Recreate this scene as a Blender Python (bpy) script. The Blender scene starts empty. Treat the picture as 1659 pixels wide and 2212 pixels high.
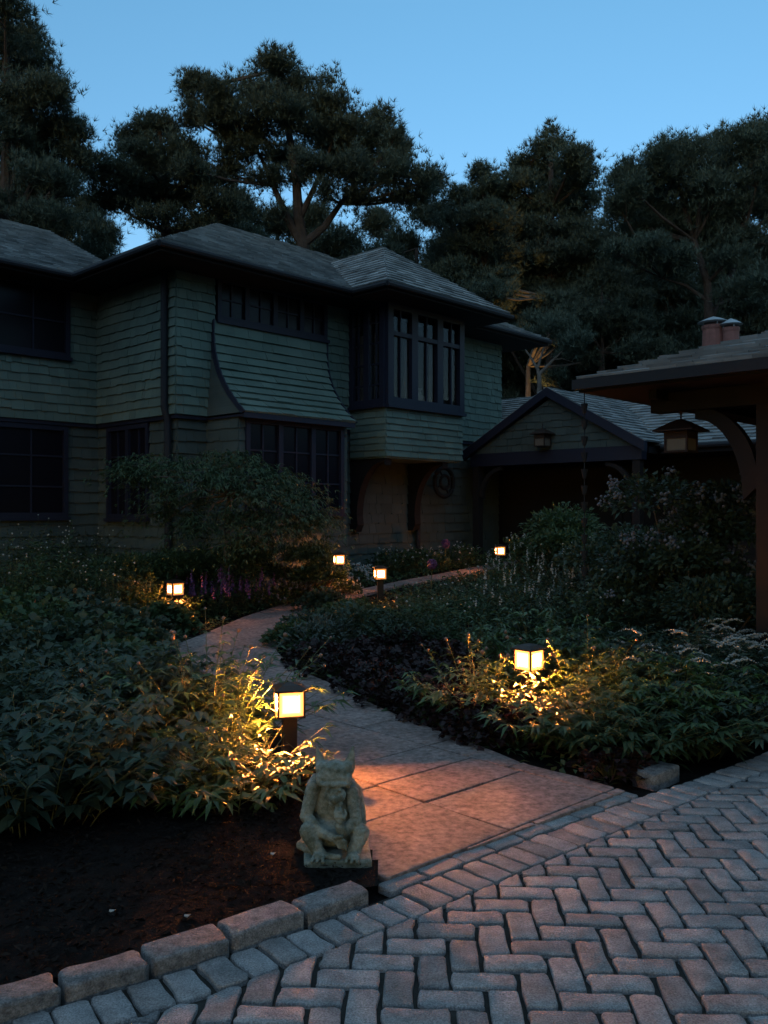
import bpy, bmesh, math, random
import numpy as np
from mathutils import Vector, noise as mnoise

S = bpy.context.scene
COL = S.collection
R = math.radians

# ------------------------------------------------------------------ camera, sky, exposure
EYE = 1.5
cam_data = bpy.data.cameras.new("camera")
cam = bpy.data.objects.new("camera", cam_data)
COL.objects.link(cam)
cam.location = (0, 0, EYE)
cam.rotation_euler = (R(90), 0, 0)
cam_data.sensor_fit = 'VERTICAL'
cam_data.sensor_height = 24.0
cam_data.lens = 24.0 * 2200 / 2560
cam_data.clip_start = 0.05
cam_data.clip_end = 600
S.camera = cam

SUN_EL, SUN_ROT = R(6.0), R(195)
world = bpy.data.worlds.new("World")
S.world = world
world.use_nodes = True
wn, wl = world.node_tree.nodes, world.node_tree.links
wn.clear()
sky = wn.new('ShaderNodeTexSky')
sky.sky_type = 'NISHITA'
sky.sun_disc = False
sky.sun_elevation = SUN_EL
sky.sun_rotation = SUN_ROT
sky.air_density = 1.0
sky.dust_density = 0.4
sky.ozone_density = 2.0
bg = wn.new('ShaderNodeBackground')
wo = wn.new('ShaderNodeOutputWorld')
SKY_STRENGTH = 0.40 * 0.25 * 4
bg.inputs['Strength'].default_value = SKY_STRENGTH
hsv = wn.new('ShaderNodeHueSaturation')
hsv.inputs['Saturation'].default_value = 1.2
wl.new(sky.outputs['Color'], hsv.inputs['Color'])
# sky tint by height, boosted and warmed overhead as added light on the ground
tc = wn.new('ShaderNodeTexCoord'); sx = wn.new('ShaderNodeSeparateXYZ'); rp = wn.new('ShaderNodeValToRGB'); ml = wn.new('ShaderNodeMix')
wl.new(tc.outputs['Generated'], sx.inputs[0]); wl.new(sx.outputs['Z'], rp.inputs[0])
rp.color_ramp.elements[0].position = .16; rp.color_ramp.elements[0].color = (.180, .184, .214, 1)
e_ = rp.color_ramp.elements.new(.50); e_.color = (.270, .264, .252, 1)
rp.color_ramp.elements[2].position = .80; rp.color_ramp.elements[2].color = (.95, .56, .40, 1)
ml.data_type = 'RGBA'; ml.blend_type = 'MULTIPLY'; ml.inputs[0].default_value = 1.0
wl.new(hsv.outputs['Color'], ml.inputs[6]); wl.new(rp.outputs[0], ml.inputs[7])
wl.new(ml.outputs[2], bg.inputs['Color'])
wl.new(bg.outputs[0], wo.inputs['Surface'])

S.view_settings.view_transform = 'Standard'
S.view_settings.look = 'None'
S.view_settings.gamma = 1.0
S.view_settings.exposure = 1.80
EXPO = 2.0 ** S.view_settings.exposure
S.cycles.use_denoising = True
S.cycles.sample_clamp_indirect = 8.0
S.cycles.max_bounces = 6
S.cycles.use_light_tree = True

# ------------------------------------------------------------------ measuring helpers
CX, CY, F = 829.5, 1105.0, 1901.0     # the photo as seen at 1659 x 2212


def gz(Y):
    """height of the garden, which rises towards the house"""
    return min(max(0.0, 0.05 * (Y - 6.5)), 0.55)


def ray(x, y, Y):
    return np.array([(x - CX) / F * Y, Y, EYE + (CY - y) / F * Y])


def ground(x, y):
    k = (y - CY) / F
    Y = EYE / k
    if Y > 6.5:
        Y = (EYE + 0.325) / (k + 0.05)
    return np.array([(x - CX) / F * Y, Y, gz(Y)])


# ------------------------------------------------------------------ object helpers
def link(o, parent=None):
    COL.objects.link(o)
    if parent is not None:
        o.parent = parent
    return o


def tag(o, label=None, cat=None, group=None, kind=None):
    if label: o['label'] = label
    if cat: o['category'] = cat
    if group: o['group'] = group
    if kind: o['kind'] = kind
    return o


def thing(name, label, cat, loc=(0, 0, 0), rz=0.0, group=None):
    o = bpy.data.objects.new(name, None)
    o.empty_display_size = 0.1
    o.location = loc
    o.rotation_euler = (0, 0, rz)
    link(o)
    return tag(o, label, cat, group)


def root_loc(p):
    while p is not None and p.parent is not None:
        p = p.parent
    return np.array(p.location) if p is not None else np.zeros(3)


def copy_tree(o, parent=None):
    c = o.copy()
    link(c, parent)
    for ch in [k for k in bpy.data.objects if k.parent == o]:
        copy_tree(ch, c)
    return c


def mesh_np(name, verts, loops, sizes, mat, parent=None, smooth=False):
    me = bpy.data.meshes.new(name)
    verts = np.asarray(verts, dtype=np.float32)
    loops = np.asarray(loops, dtype=np.int32).ravel()
    sizes = np.asarray(sizes, dtype=np.int32).ravel()
    me.vertices.add(len(verts))
    me.vertices.foreach_set('co', verts.ravel())
    me.loops.add(len(loops))
    me.loops.foreach_set('vertex_index', loops)
    me.polygons.add(len(sizes))
    st = np.concatenate(([0], np.cumsum(sizes)[:-1])).astype(np.int32)
    me.polygons.foreach_set('loop_start', st)
    me.polygons.foreach_set('loop_total', sizes)
    if smooth:
        me.polygons.foreach_set('use_smooth', np.ones(len(sizes), dtype=bool))
    me.update(calc_edges=True)
    me.validate()
    if mat: me.materials.append(mat)
    o = bpy.data.objects.new(name, me)
    return link(o, parent)


class MB:
    """collects faces in world coordinates; build() links them as one mesh"""
    def __init__(self):
        self.v, self.f = [], []

    def poly(self, pts):
        i = len(self.v)
        self.v += [tuple(p) for p in pts]
        self.f.append(list(range(i, i + len(pts))))

    def add(self, pts, faces):
        i = len(self.v)
        self.v += [tuple(p) for p in pts]
        self.f += [[a + i for a in f] for f in faces]

    def box(self, fn, a, b, z):
        """box in a mapped frame: fn(a, b, z)"""
        p = [fn(a[i], b[j], z[k]) for k in (0, 1) for j in (0, 1) for i in (0, 1)]
        self.add(p, [(0, 2, 3, 1), (4, 5, 7, 6), (0, 1, 5, 4), (2, 6, 7, 3), (0, 4, 6, 2), (1, 3, 7, 5)])

    def prism(self, outline, off):
        """closed outline (3-d points) swept by the vector off"""
        n = len(outline)
        p = [np.array(q, float) for q in outline]
        o = np.array(off, float)
        self.add(p + [q + o for q in p],
                 [list(range(n))[::-1], list(range(n, 2 * n))] +
                 [[i, (i + 1) % n, n + (i + 1) % n, n + i] for i in range(n)])

    def tube(self, pts, radii, n=8, cap=True):
        P = [np.array(p, float) for p in pts]
        rings = []
        i0 = len(self.v)
        for i, p in enumerate(P):
            t = P[min(i + 1, len(P) - 1)] - P[max(i - 1, 0)]
            t = t / (np.linalg.norm(t) + 1e-9)
            ref = np.array([0, 0, 1.0]) if abs(t[2]) < .9 else np.array([1.0, 0, 0])
            u = np.cross(t, ref); u /= np.linalg.norm(u)
            w = np.cross(t, u)
            r = radii[i] if hasattr(radii, '__len__') else radii
            for k in range(n):
                a = 2 * math.pi * k / n
                self.v.append(tuple(p + r * (math.cos(a) * u + math.sin(a) * w)))
        m = len(P)
        for i in range(m - 1):
            for k in range(n):
                self.f.append([i0 + i * n + k, i0 + i * n + (k + 1) % n, i0 + (i + 1) * n + (k + 1) % n, i0 + (i + 1) * n + k])
        if cap:
            self.f.append([i0 + k for k in range(n)][::-1])
            self.f.append([i0 + (m - 1) * n + k for k in range(n)])

    def lathe(self, c, prof, n=16, sq=False):
        """revolve (r, z) pairs about the vertical through c"""
        pts, faces = [], []
        for r, z in prof:
            for k in range(n):
                a = 2 * math.pi * (k + (.5 if sq else 0)) / n
                q = r / math.cos(math.pi / n) if sq else r
                pts.append((c[0] + q * math.cos(a), c[1] + q * math.sin(a), c[2] + z))
        for i in range(len(prof) - 1):
            for k in range(n):
                faces.append([i * n + k, i * n + (k + 1) % n, (i + 1) * n + (k + 1) % n, (i + 1) * n + k])
        faces.append(list(range(n))[::-1])
        faces.append([(len(prof) - 1) * n + k for k in range(n)])
        self.add(pts, faces)

    def build(self, name, mat, parent=None, smooth=False, local=False, fix=True, bevel=0):
        L = np.zeros(3) if local else root_loc(parent)
        V = np.array(self.v, float) - L
        me = bpy.data.meshes.new(name)
        me.from_pydata(V.tolist(), [], self.f)
        if fix or bevel:
            bm = bmesh.new(); bm.from_mesh(me)
            bmesh.ops.recalc_face_normals(bm, faces=bm.faces)
            if bevel:
                bmesh.ops.bevel(bm, geom=bm.edges[:], offset=bevel, segments=2, affect='EDGES', profile=.6)
            bm.to_mesh(me); bm.free()
        if smooth:
            for p in me.polygons: p.use_smooth = True
        if mat: me.materials.append(mat)
        return link(bpy.data.objects.new(name, me), parent)


# ------------------------------------------------------------------ materials
def new_mat(name):
    m = bpy.data.materials.new(name)
    m.use_nodes = True
    nt = m.node_tree
    b = nt.nodes['Principled BSDF']
    return m, nt, b


def mix_rgb(nt, fac, c1, c2, mode='MIX'):
    n = nt.nodes.new('ShaderNodeMix'); n.data_type = 'RGBA'; n.blend_type = mode
    for i, v in ((0, fac), (6, c1), (7, c2)):
        if isinstance(v, bpy.types.NodeSocket): nt.links.new(v, n.inputs[i])
        else: n.inputs[i].default_value = v if i == 0 else (*v, 1)
    return n.outputs[2]


def noise_tex(nt, scale, detail=4, rough=.6, vec=None):
    n = nt.nodes.new('ShaderNodeTexNoise')
    n.inputs['Scale'].default_value = scale
    n.inputs['Detail'].default_value = detail
    n.inputs['Roughness'].default_value = rough
    if vec is None:
        g = nt.nodes.new('ShaderNodeNewGeometry'); vec = g.outputs['Position']
    nt.links.new(vec, n.inputs['Vector'])
    return n.outputs['Fac']


def ramp(nt, fac, stops):
    r = nt.nodes.new('ShaderNodeValToRGB')
    nt.links.new(fac, r.inputs[0])
    e = r.color_ramp.elements
    while len(e) < len(stops): e.new(.5)
    for k, (p, c) in enumerate(stops):
        e[k].position = p
        e[k].color = (*c, 1) if hasattr(c, '__len__') else (c, c, c, 1)
    return r.outputs[0]


def bump(nt, b, h, strength=.4, dist=.01):
    n = nt.nodes.new('ShaderNodeBump')
    n.inputs['Strength'].default_value = strength
    n.inputs['Distance'].default_value = dist
    nt.links.new(h, n.inputs['Height'])
    nt.links.new(n.outputs[0], b.inputs['Normal'])


def rough_mat(name, c1, c2, scale=6, rough=.85, island=0.0, bs=40, bstr=.4, bdist=.006, spec=.3, speck=0):
    """two colours by noise, each loose piece a little lighter or darker, fine bump"""
    m, nt, b = new_mat(name)
    f = ramp(nt, noise_tex(nt, scale), [(.32, 0), (.68, 1)])
    col = mix_rgb(nt, f, c1, c2)
    if island:
        g = nt.nodes.new('ShaderNodeNewGeometry')
        v = ramp(nt, g.outputs['Random Per Island'], [(0, 1 - island), (1, 1 + island)])
        r = v.node; r.color_ramp.elements[1].color = (1, 1, 1, 1)
        r.color_ramp.elements[0].color = ((1 - island),) * 3 + (1,)
        col = mix_rgb(nt, 1.0, col, v, 'MULTIPLY')
    if speck:
        col = mix_rgb(nt, 1.0, col, ramp(nt, noise_tex(nt, speck, 3, .7), [(.3, .45), (.7, 1.35)]), 'MULTIPLY')
    nt.links.new(col, b.inputs['Base Color'])
    b.inputs['Roughness'].default_value = rough
    b.inputs['Specular IOR Level'].default_value = spec
    if bstr: bump(nt, b, noise_tex(nt, bs, 5, .65), bstr, bdist)
    return m


def leaf_mat(name, c1, c2, c3=None, rough=.55, trans=.3, spec=.35):
    m, nt, b = new_mat(name)
    g = nt.nodes.new('ShaderNodeNewGeometry')
    stops = [(0, c1), (1, c2)] if c3 is None else [(0, c1), (.6, c2), (1, c3)]
    col = ramp(nt, g.outputs['Random Per Island'], stops)
    n = noise_tex(nt, 2.2, 2)
    col = mix_rgb(nt, 1.0, col, ramp(nt, n, [(.3, .6), (.7, 1.0)]), 'MULTIPLY')
    nt.links.new(col, b.inputs['Base Color'])
    b.inputs['Roughness'].default_value = rough
    b.inputs['Specular IOR Level'].default_value = spec
    if trans:
        t = nt.nodes.new('ShaderNodeBsdfTranslucent')
        nt.links.new(col, t.inputs['Color'])
        mx = nt.nodes.new('ShaderNodeMixShader'); mx.inputs[0].default_value = trans
        nt.links.new(b.outputs[0], mx.inputs[1]); nt.links.new(t.outputs[0], mx.inputs[2])
        nt.links.new(mx.outputs[0], nt.nodes['Material Output'].inputs[0])
    return m


def flat_mat(name, c, rough=.6, metal=0.0, spec=.4):
    m, nt, b = new_mat(name)
    f = noise_tex(nt, 14, 3)
    col = mix_rgb(nt, f, tuple(v * .75 for v in c), tuple(v * 1.2 for v in c))
    nt.links.new(col, b.inputs['Base Color'])
    b.inputs['Roughness'].default_value = rough
    b.inputs['Metallic'].default_value = metal
    b.inputs['Specular IOR Level'].default_value = spec
    return m


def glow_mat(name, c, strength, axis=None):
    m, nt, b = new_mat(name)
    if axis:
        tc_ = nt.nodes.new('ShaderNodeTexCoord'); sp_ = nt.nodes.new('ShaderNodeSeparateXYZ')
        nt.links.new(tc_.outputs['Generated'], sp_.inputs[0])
        stops = [(0, .0004), (.10, .0011), (.19, .0045), (.40, 1), (.60, 1), (.81, .0045), (.90, .0011), (1, .0004)]  # glow painted into the emission: hot centre fading to an orange rim, like bloom
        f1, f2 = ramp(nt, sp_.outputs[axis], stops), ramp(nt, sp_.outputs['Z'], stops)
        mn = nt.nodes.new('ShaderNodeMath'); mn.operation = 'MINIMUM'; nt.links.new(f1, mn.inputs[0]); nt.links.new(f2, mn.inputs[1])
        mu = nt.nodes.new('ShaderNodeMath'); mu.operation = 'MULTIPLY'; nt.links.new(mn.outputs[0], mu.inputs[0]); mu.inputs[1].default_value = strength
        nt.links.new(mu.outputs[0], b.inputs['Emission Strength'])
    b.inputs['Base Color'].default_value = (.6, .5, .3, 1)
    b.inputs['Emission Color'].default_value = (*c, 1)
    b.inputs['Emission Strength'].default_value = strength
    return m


M = {}
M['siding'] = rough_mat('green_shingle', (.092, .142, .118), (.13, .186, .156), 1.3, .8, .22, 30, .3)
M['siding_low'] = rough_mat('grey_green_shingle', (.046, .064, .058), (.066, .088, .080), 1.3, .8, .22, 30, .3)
M['roof'] = rough_mat('grey_roof_shingle', (.17, .185, .185), (.32, .34, .335), 2.0, .85, .45, 30, .5)
M['soffit'] = flat_mat('brown_soffit', (.005, .0045, .005), .9)
M['trim'] = flat_mat('dark_blue_trim', (.008, .010, .024), .6)
M['darkwood'] = flat_mat('dark_wood', (.006, .005, .005), .8)
M['redwood'] = rough_mat('red_brown_wood', (.0042, .0032, .0032), (.007, .0042, .004), 8, .7, 0, 60, .3)
M['gutter'] = flat_mat('dark_gutter', (.009, .011, .015), .75, .0)
M['copper'] = flat_mat('aged_copper', (.03, .014, .011), .6, .4)
M['pot'] = rough_mat('terracotta', (.17, .075, .062), (.23, .105, .088), 9, .85)
M['zinc'] = flat_mat('zinc_cap', (.35, .40, .42), .5, .5)
M['opal'] = flat_mat('opal_glass', (.13, .105, .08), .4)
M['curtain'] = flat_mat('pale_curtain', (.075, .068, .06), .9)
M['room'] = flat_mat('dark_room', (.012, .011, .011), .9)
M['bronze'] = flat_mat('dark_bronze', (.035, .022, .016), .5, .3)
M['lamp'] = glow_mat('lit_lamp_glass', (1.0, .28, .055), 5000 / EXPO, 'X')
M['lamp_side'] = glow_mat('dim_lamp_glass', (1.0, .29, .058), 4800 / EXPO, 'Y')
M['granite'] = rough_mat('granite', (.13, .128, .13), (.30, .295, .29), 30, .85, .18, 130, .9, .010, speck=150)
M['paver'] = rough_mat('concrete_paver', (.24, .235, .235), (.43, .42, .415), 11, .85, .34, 120, .9, .010, speck=170)
M['slab'] = rough_mat('path_slab', (.20, .155, .14), (.28, .22, .20), 3.5, .8, .18, 45, .35, .006, speck=28)
M['sand'] = rough_mat('joint_sand', (.016, .0155, .014), (.038, .036, .031), 12, .95, 0, 160, .6)
M['soil'] = rough_mat('soil', (.011, .0095, .0088), (.022, .0185, .017), 9, .98, 0, 70, 1.0, .02, spec=.02)
M['mulch'] = leaf_mat('bark_chip', (.008, .0065, .0056), (.024, .020, .0175), (.014, .012, .010), .95, 0, .03)
M['statue'] = None
M['bark'] = rough_mat('pine_bark', (.028, .023, .020), (.06, .05, .045), 5, .9, 0, 18, .9, .03)
M['palebark'] = rough_mat('pale_bark', (.07, .062, .055), (.13, .12, .105), 5, .9, 0, 18, .7, .02)
M['needle'] = leaf_mat('pine_needle', (.046, .070, .054), (.095, .135, .098), (.074, .105, .080), .7, .15)
M['needle2'] = leaf_mat('pine_needle_light', (.048, .080, .066), (.10, .148, .112), (.074, .112, .088), .7, .15)
M['peony'] = leaf_mat('peony_leaf', (.038, .080, .022), (.075, .14, .036), (.05, .10, .03), .42, .22, .5)
M['cool'] = leaf_mat('blue_green_leaf', (.024, .047, .029), (.053, .091, .054), (.036, .065, .038), .55, .25)
M['mid'] = leaf_mat('mid_green_leaf', (.035, .070, .028), (.07, .125, .05), (.05, .09, .04), .55, .3)
M['maple'] = leaf_mat('maple_leaf', (.030, .062, .030), (.07, .12, .055), (.05, .09, .04), .55, .3)
M['wine'] = leaf_mat('wine_red_leaf', (.016, .007, .008), (.032, .013, .014), (.024, .014, .012), .6, .15)
M['silver'] = leaf_mat('silver_leaf', (.06, .085, .07), (.12, .155, .13), None, .7, .2)
M['stem'] = flat_mat('green_stem', (.08, .09, .035), .6)
M['twig'] = flat_mat('brown_twig', (.085, .065, .05), .8)
M['bud'] = flat_mat('pink_bud', (.20, .12, .09), .5)
M['white_fl'] = flat_mat('white_flower', (.30, .32, .30), .7)
M['lilac_fl'] = flat_mat('lilac_flower', (.12, .13, .155), .7)
M['purple_fl'] = flat_mat('purple_flower', (.10, .035, .11), .7)
M['orange_fl'] = flat_mat('orange_flower', (.75, .16, .07), .6)
m, nt, b = new_mat('window_glass')
b.inputs['Base Color'].default_value = (.006, .006, .010, 1)
b.inputs['Roughness'].default_value = .25
b.inputs['Specular IOR Level'].default_value = .18
M['glass'] = m
m, nt, b = new_mat('clear_window_glass')
tr = nt.nodes.new('ShaderNodeBsdfTransparent'); gl = nt.nodes.new('ShaderNodeBsdfGlossy')
gl.inputs['Roughness'].default_value = .03
mx = nt.nodes.new('ShaderNodeMixShader'); lw = nt.nodes.new('ShaderNodeLayerWeight'); lw.inputs[0].default_value = .25
mx.inputs[0].default_value = .025; nt.links.new(tr.outputs[0], mx.inputs[1]); nt.links.new(gl.outputs[0], mx.inputs[2])
nt.links.new(mx.outputs[0], nt.nodes['Material Output'].inputs[0])
M['clear'] = m
m, nt, b = new_mat('mossy_cast_stone')
col = mix_rgb(nt, ramp(nt, noise_tex(nt, 16, 5, .7), [(.36, 0), (.62, 1)]), (.068, .082, .058), (.235, .265, .23))
col = mix_rgb(nt, ramp(nt, noise_tex(nt, 70, 3), [(.55, 0), (.75, .5)]), col, (.06, .07, .05))
nt.links.new(col, b.inputs['Base Color']); b.inputs['Roughness'].default_value = .9
bump(nt, b, noise_tex(nt, 150, 5), .5, .004)
M['statue'] = m

# ------------------------------------------------------------------ plan geometry helpers (2-d)
def clip_convex(poly, rect):
    """clip polygon poly (any) by convex counter-clockwise rect"""
    out = list(poly)
    n = len(rect)
    for i in range(n):
        a, b_ = rect[i], rect[(i + 1) % n]
        ex, ey = b_[0] - a[0], b_[1] - a[1]
        inp, out = out, []
        if not inp: return []
        for j in range(len(inp)):
            p, q = inp[j], inp[(j + 1) % len(inp)]
            sp = ex * (p[1] - a[1]) - ey * (p[0] - a[0])
            sq = ex * (q[1] - a[1]) - ey * (q[0] - a[0])
            if sp >= 0: out.append(p)
            if (sp >= 0) != (sq >= 0):
                t = sp / (sp - sq)
                out.append((p[0] + t * (q[0] - p[0]), p[1] + t * (q[1] - p[1])))
    return out


def area(p):
    return .5 * sum(p[i][0] * p[(i + 1) % len(p)][1] - p[(i + 1) % len(p)][0] * p[i][1] for i in range(len(p)))


def inside(pt, poly):
    c = False
    n = len(poly)
    for i in range(n):
        a, b_ = poly[i], poly[(i + 1) % n]
        if (a[1] > pt[1]) != (b_[1] > pt[1]) and pt[0] < (b_[0] - a[0]) * (pt[1] - a[1]) / (b_[1] - a[1]) + a[0]:
            c = not c
    return c


def clean_poly(p, tol=.004):
    out = []
    for q in p:
        if not out or math.dist(q, out[-1]) > tol: out.append(q)
    if len(out) > 1 and math.dist(out[0], out[-1]) < tol: out.pop()
    return out


def round_poly(p, r, rng, jit):
    """cut and jitter the corners"""
    out = []
    n = len(p)
    for i in range(n):
        a, b_, c = np.array(p[i - 1]), np.array(p[i]), np.array(p[(i + 1) % n])
        la, lc = np.linalg.norm(a - b_), np.linalg.norm(c - b_)
        ra, rc = min(r * rng.uniform(.6, 1.4), la * .4), min(r * rng.uniform(.6, 1.4), lc * .4)
        pa, pc = b_ + (a - b_) / la * ra, b_ + (c - b_) / lc * rc
        mid = b_ * .5 + (pa + pc) * .25
        for q in (pa, mid, pc):
            out.append(q + np.array([rng.uniform(-jit, jit), rng.uniform(-jit, jit)]))
        # a point along the edge
        if lc > .09:
            out.append((b_ + c) / 2 + np.array([rng.uniform(-jit, jit), rng.uniform(-jit, jit)]) * 1.5)
    return out


def stone(mb, p, z0, z1, rng, r=.017, jit=.0045, inset=.0062, drop=.0062, tilt=.003, zf=None):
    p = clean_poly(p)
    if len(p) < 3: return
    if area(p) < 0: p = p[::-1]
    q = round_poly(p, r, rng, jit)
    c = sum(q) / len(q)
    tx, ty = rng.uniform(-tilt, tilt) / .1, rng.uniform(-tilt, tilt) / .1
    dz = rng.uniform(-tilt, tilt)

    def hz(v):
        g = zf(v) if zf else 0
        return g + dz + tx * (v[0] - c[0]) * .4 + ty * (v[1] - c[1]) * .4

    def shrink(v, k):
        d = c - v
        L = np.linalg.norm(d)
        return v + d / (L + 1e-9) * min(k, L * .5)
    n = len(q)
    rings = [(0, z0), (0, z1 - drop), (inset * .45, z1 - drop * .3), (inset * 1.4, z1)]
    pts = []
    for k, z in rings:
        for v in q:
            w = shrink(v, k)
            pts.append((w[0], w[1], z + hz(w)))
    faces = [[i * n + k, i * n + (k + 1) % n, (i + 1) * n + (k + 1) % n, (i + 1) * n + k] for i in range(3) for k in range(n)]
    faces.append([3 * n + k for k in range(n)])
    mb.add(pts, faces)


def offset_line(line, d):
    """offset a polyline to its right by d"""
    out = []
    for i, p in enumerate(line):
        a = np.array(line[max(i - 1, 0)]); b_ = np.array(line[min(i + 1, len(line) - 1)])
        t = (b_ - a) / np.linalg.norm(b_ - a)
        out.append(tuple(np.array(p) + d * np.array([t[1], -t[0]])))
    return out


def walk(line, step_fn):
    """yield successive points along a polyline at the distances given by step_fn()"""
    line = [np.array(p, float) for p in line]
    seg = [np.linalg.norm(line[i + 1] - line[i]) for i in range(len(line) - 1)]
    tot = sum(seg)

    def at(s):
        s = min(max(s, 0), tot)
        for i, L in enumerate(seg):
            if s <= L or i == len(seg) - 1:
                return line[i] + (line[i + 1] - line[i]) * s / L
            s -= L
    s = 0
    while s < tot:
        w = step_fn()
        yield at(s), at(s + w)
        s += w


# ------------------------------------------------------------------ the ground, path, driveway, kerb
rng = random.Random(7)
nx, ny = 150, 150
xs = np.sign(np.linspace(-1, 1, nx)) * np.abs(np.linspace(-1, 1, nx)) ** 2.6 * 260
ys = 5 + np.sign(np.linspace(-1, 1, ny)) * np.abs(np.linspace(-1, 1, ny)) ** 2.6 * 280
GV = []
for y in ys:
    for x in xs:
        z = gz(y) - .03
        z += .03 * mnoise.noise(Vector((x * 1.3, y * 1.3, 0))) if 4.6 < y < 20 else 0
        GV.append((x, y, z - .008))
gi = np.arange(nx * ny).reshape(ny, nx)
GF = np.stack([gi[:-1, :-1], gi[:-1, 1:], gi[1:, 1:], gi[1:, :-1]], -1).reshape(-1, 4)
g = mesh_np('ground', GV, GF, np.full(len(GF), 4), M['soil'], smooth=True)
tag(g, 'dark bare soil of the garden under the planting', kind='structure')

def soil_bed(name, poly, z0, step=.025):
    xs_ = np.arange(min(p[0] for p in poly), max(p[0] for p in poly), step); ys_ = np.arange(min(p[1] for p in poly), max(p[1] for p in poly), step)
    V, Fc, ix = [], [], {}
    def vid(i, j):
        if (i, j) not in ix:
            ix[(i, j)] = len(V)
            x, y = xs_[0] + i * step, ys_[0] + j * step
            V.append((x, y, z0 + gz(y) + .022 * mnoise.noise(Vector((x * 2.2, y * 2.2, 3))) + .008 * mnoise.noise(Vector((x * 14, y * 14, 1)))))
        return ix[(i, j)]
    for i in range(len(xs_) - 1):
        for j in range(len(ys_) - 1):
            if inside((xs_[0] + (i + .5) * step, ys_[0] + (j + .5) * step), poly):
                Fc.append((vid(i, j), vid(i + 1, j), vid(i + 1, j + 1), vid(i, j + 1)))
    return mesh_np(name, V, Fc, np.full(len(Fc), 4), M['soil'], smooth=True)
NEAR = [(.0, 3.535), (-.04, 3.48), (-.30, 3.31), (-.70, 3.01), (-1.2, 2.70), (-1.9, 2.3), (-3.6, 2.6), (-3.4, 5.6), (-.75, 5.6), (-.52, 5.0), (-.25, 4.4), (-.09, 3.95), (-.015, 3.66)]
tag(soil_bed('bed_soil', NEAR, .02), 'bare dark soil heaped behind the granite kerb', kind='structure')
EDGE = [(-2.6, 1.55), (-1.62, 2.26), (-1.138, 2.609), (-.655, 2.925), (-.279, 3.215), (.064, 3.496), (.367, 3.775), (.757, 4.125),
        (1.504, 4.78), (2.35, 5.50), (3.4, 6.35), (5.0, 7.5)]
INNER = offset_line(EDGE, .215)
FIELD = INNER + [(9, 9), (9, -1), (-2.6, -1)]
bed = MB()
bed.poly([(x, y, -.017) for x, y in EDGE + [(9, 9), (9, -1), (-2.6, -1)]])
o = bed.build('driveway_bed', M['sand'])
tag(o, 'dark sand showing in the joints between the pavers', kind='structure')

mb = MB()
PL, PW, ROT = .218, .109, R(-2.0)
ca, sa = math.cos(ROT), math.sin(ROT)
for i in range(-60, 70):
    for j in range(-30, 34):
        # 90 degree herringbone: the pattern repeats along (w, w) and (2L.., )
        for horiz in (0, 1):
            bx0 = i * PW + j * 2 * PW * 1.0
            ux = (i + 2 * j) * PW if horiz == 0 else (i + 2 * j) * PW
            uy = (i - 2 * j) * PW
            if horiz:
                x0, y0, x1, y1 = ux, uy, ux + PL, uy + PW
            else:
                x0, y0, x1, y1 = ux - PW + 0.0, uy, ux, uy + PL
            g_ = .0072
            rect = [(x0 + g_, y0 + g_), (x1 - g_, y0 + g_), (x1 - g_, y1 - g_), (x0 + g_, y1 - g_)]
            rect = [(ca * x - sa * y, sa * x + ca * y + 3.0) for x, y in rect]
            cxx, cyy = (rect[0][0] + rect[2][0]) / 2, (rect[0][1] + rect[2][1]) / 2
            if not (-2.4 < cxx < 5.2 and 1.5 < cyy < 7.6) or abs(cxx) > cyy * .62 + .5: continue
            p = clean_poly(clip_convex(FIELD, rect))
            if len(p) < 3 or abs(area(p)) < .0016: continue
            stone(mb, p, -.03, 0, rng)
# soldier course along the edge
for a, b_ in walk(EDGE, lambda: rng.uniform(.108, .120)):
    t = b_ - a; L = np.linalg.norm(t)
    if L < .05: continue
    t /= L; nrm = np.array([t[1], -t[0]])
    a, b_ = a + t * .006, b_ - t * .006
    if a[1] > 7.6 or a[1] < 1.7: continue
    stone(mb, [tuple(a + nrm * (.03 if a[0] < -.02 or a[0] > 1.45 else .008)), tuple(a + nrm * .208), tuple(b_ + nrm * .208), tuple(b_ + nrm * (.03 if a[0] < -.02 or a[0] > 1.45 else .008))], -.03, .001, rng)
# stretcher course between the soldiers and the path
PATH_EDGE = [(.03, 3.47), (.064, 3.496), (.367, 3.775), (.757, 4.125), (1.36, 4.65)]
for a, b_ in walk(PATH_EDGE, lambda: rng.uniform(.205, .225)):
    t = b_ - a; L = np.linalg.norm(t)
    if L < .06: continue
    t /= L; nrm = np.array([-t[1], t[0]])
    a, b_ = a + t * .006, b_ - t * .006
    stone(mb, [tuple(a + nrm * .006), tuple(a + nrm * .098), tuple(b_ + nrm * .098), tuple(b_ + nrm * .006)], -.03, .001, rng)
o = mb.build('driveway', M['paver'], smooth=True, fix=False)
tag(o, 'grey tumbled pavers of the driveway in herringbone', kind='structure')

# kerb of granite blocks
mb = MB()
def kerb(line, rng, h=.052, w=.112):
    for a, b_ in walk(line, lambda: rng.uniform(.24, .31)):
        t = b_ - a; L = np.linalg.norm(t)
        if L < .12: continue
        t /= L; nrm = np.array([-t[1], t[0]])
        a, b_ = a + t * .009, b_ - t * .009
        wj = w + rng.uniform(-.012, .012)
        stone(mb, [tuple(a - nrm * .022), tuple(b_ - nrm * rng.uniform(.012, .022)), tuple(b_ + nrm * wj), tuple(a + nrm * wj)], -.06, h + rng.uniform(-.008, .006), rng,
              r=.014, jit=.006, inset=.010, drop=.011, tilt=.006)
kerb(EDGE[1:5] + [(.03, 3.475)], rng)
kerb([(1.47, 4.86), (1.76, 5.13)], rng)
o = mb.build('kerb', M['granite'], smooth=True, fix=False)
tag(o, 'rough granite blocks edging the planting bed', kind='structure')

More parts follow.
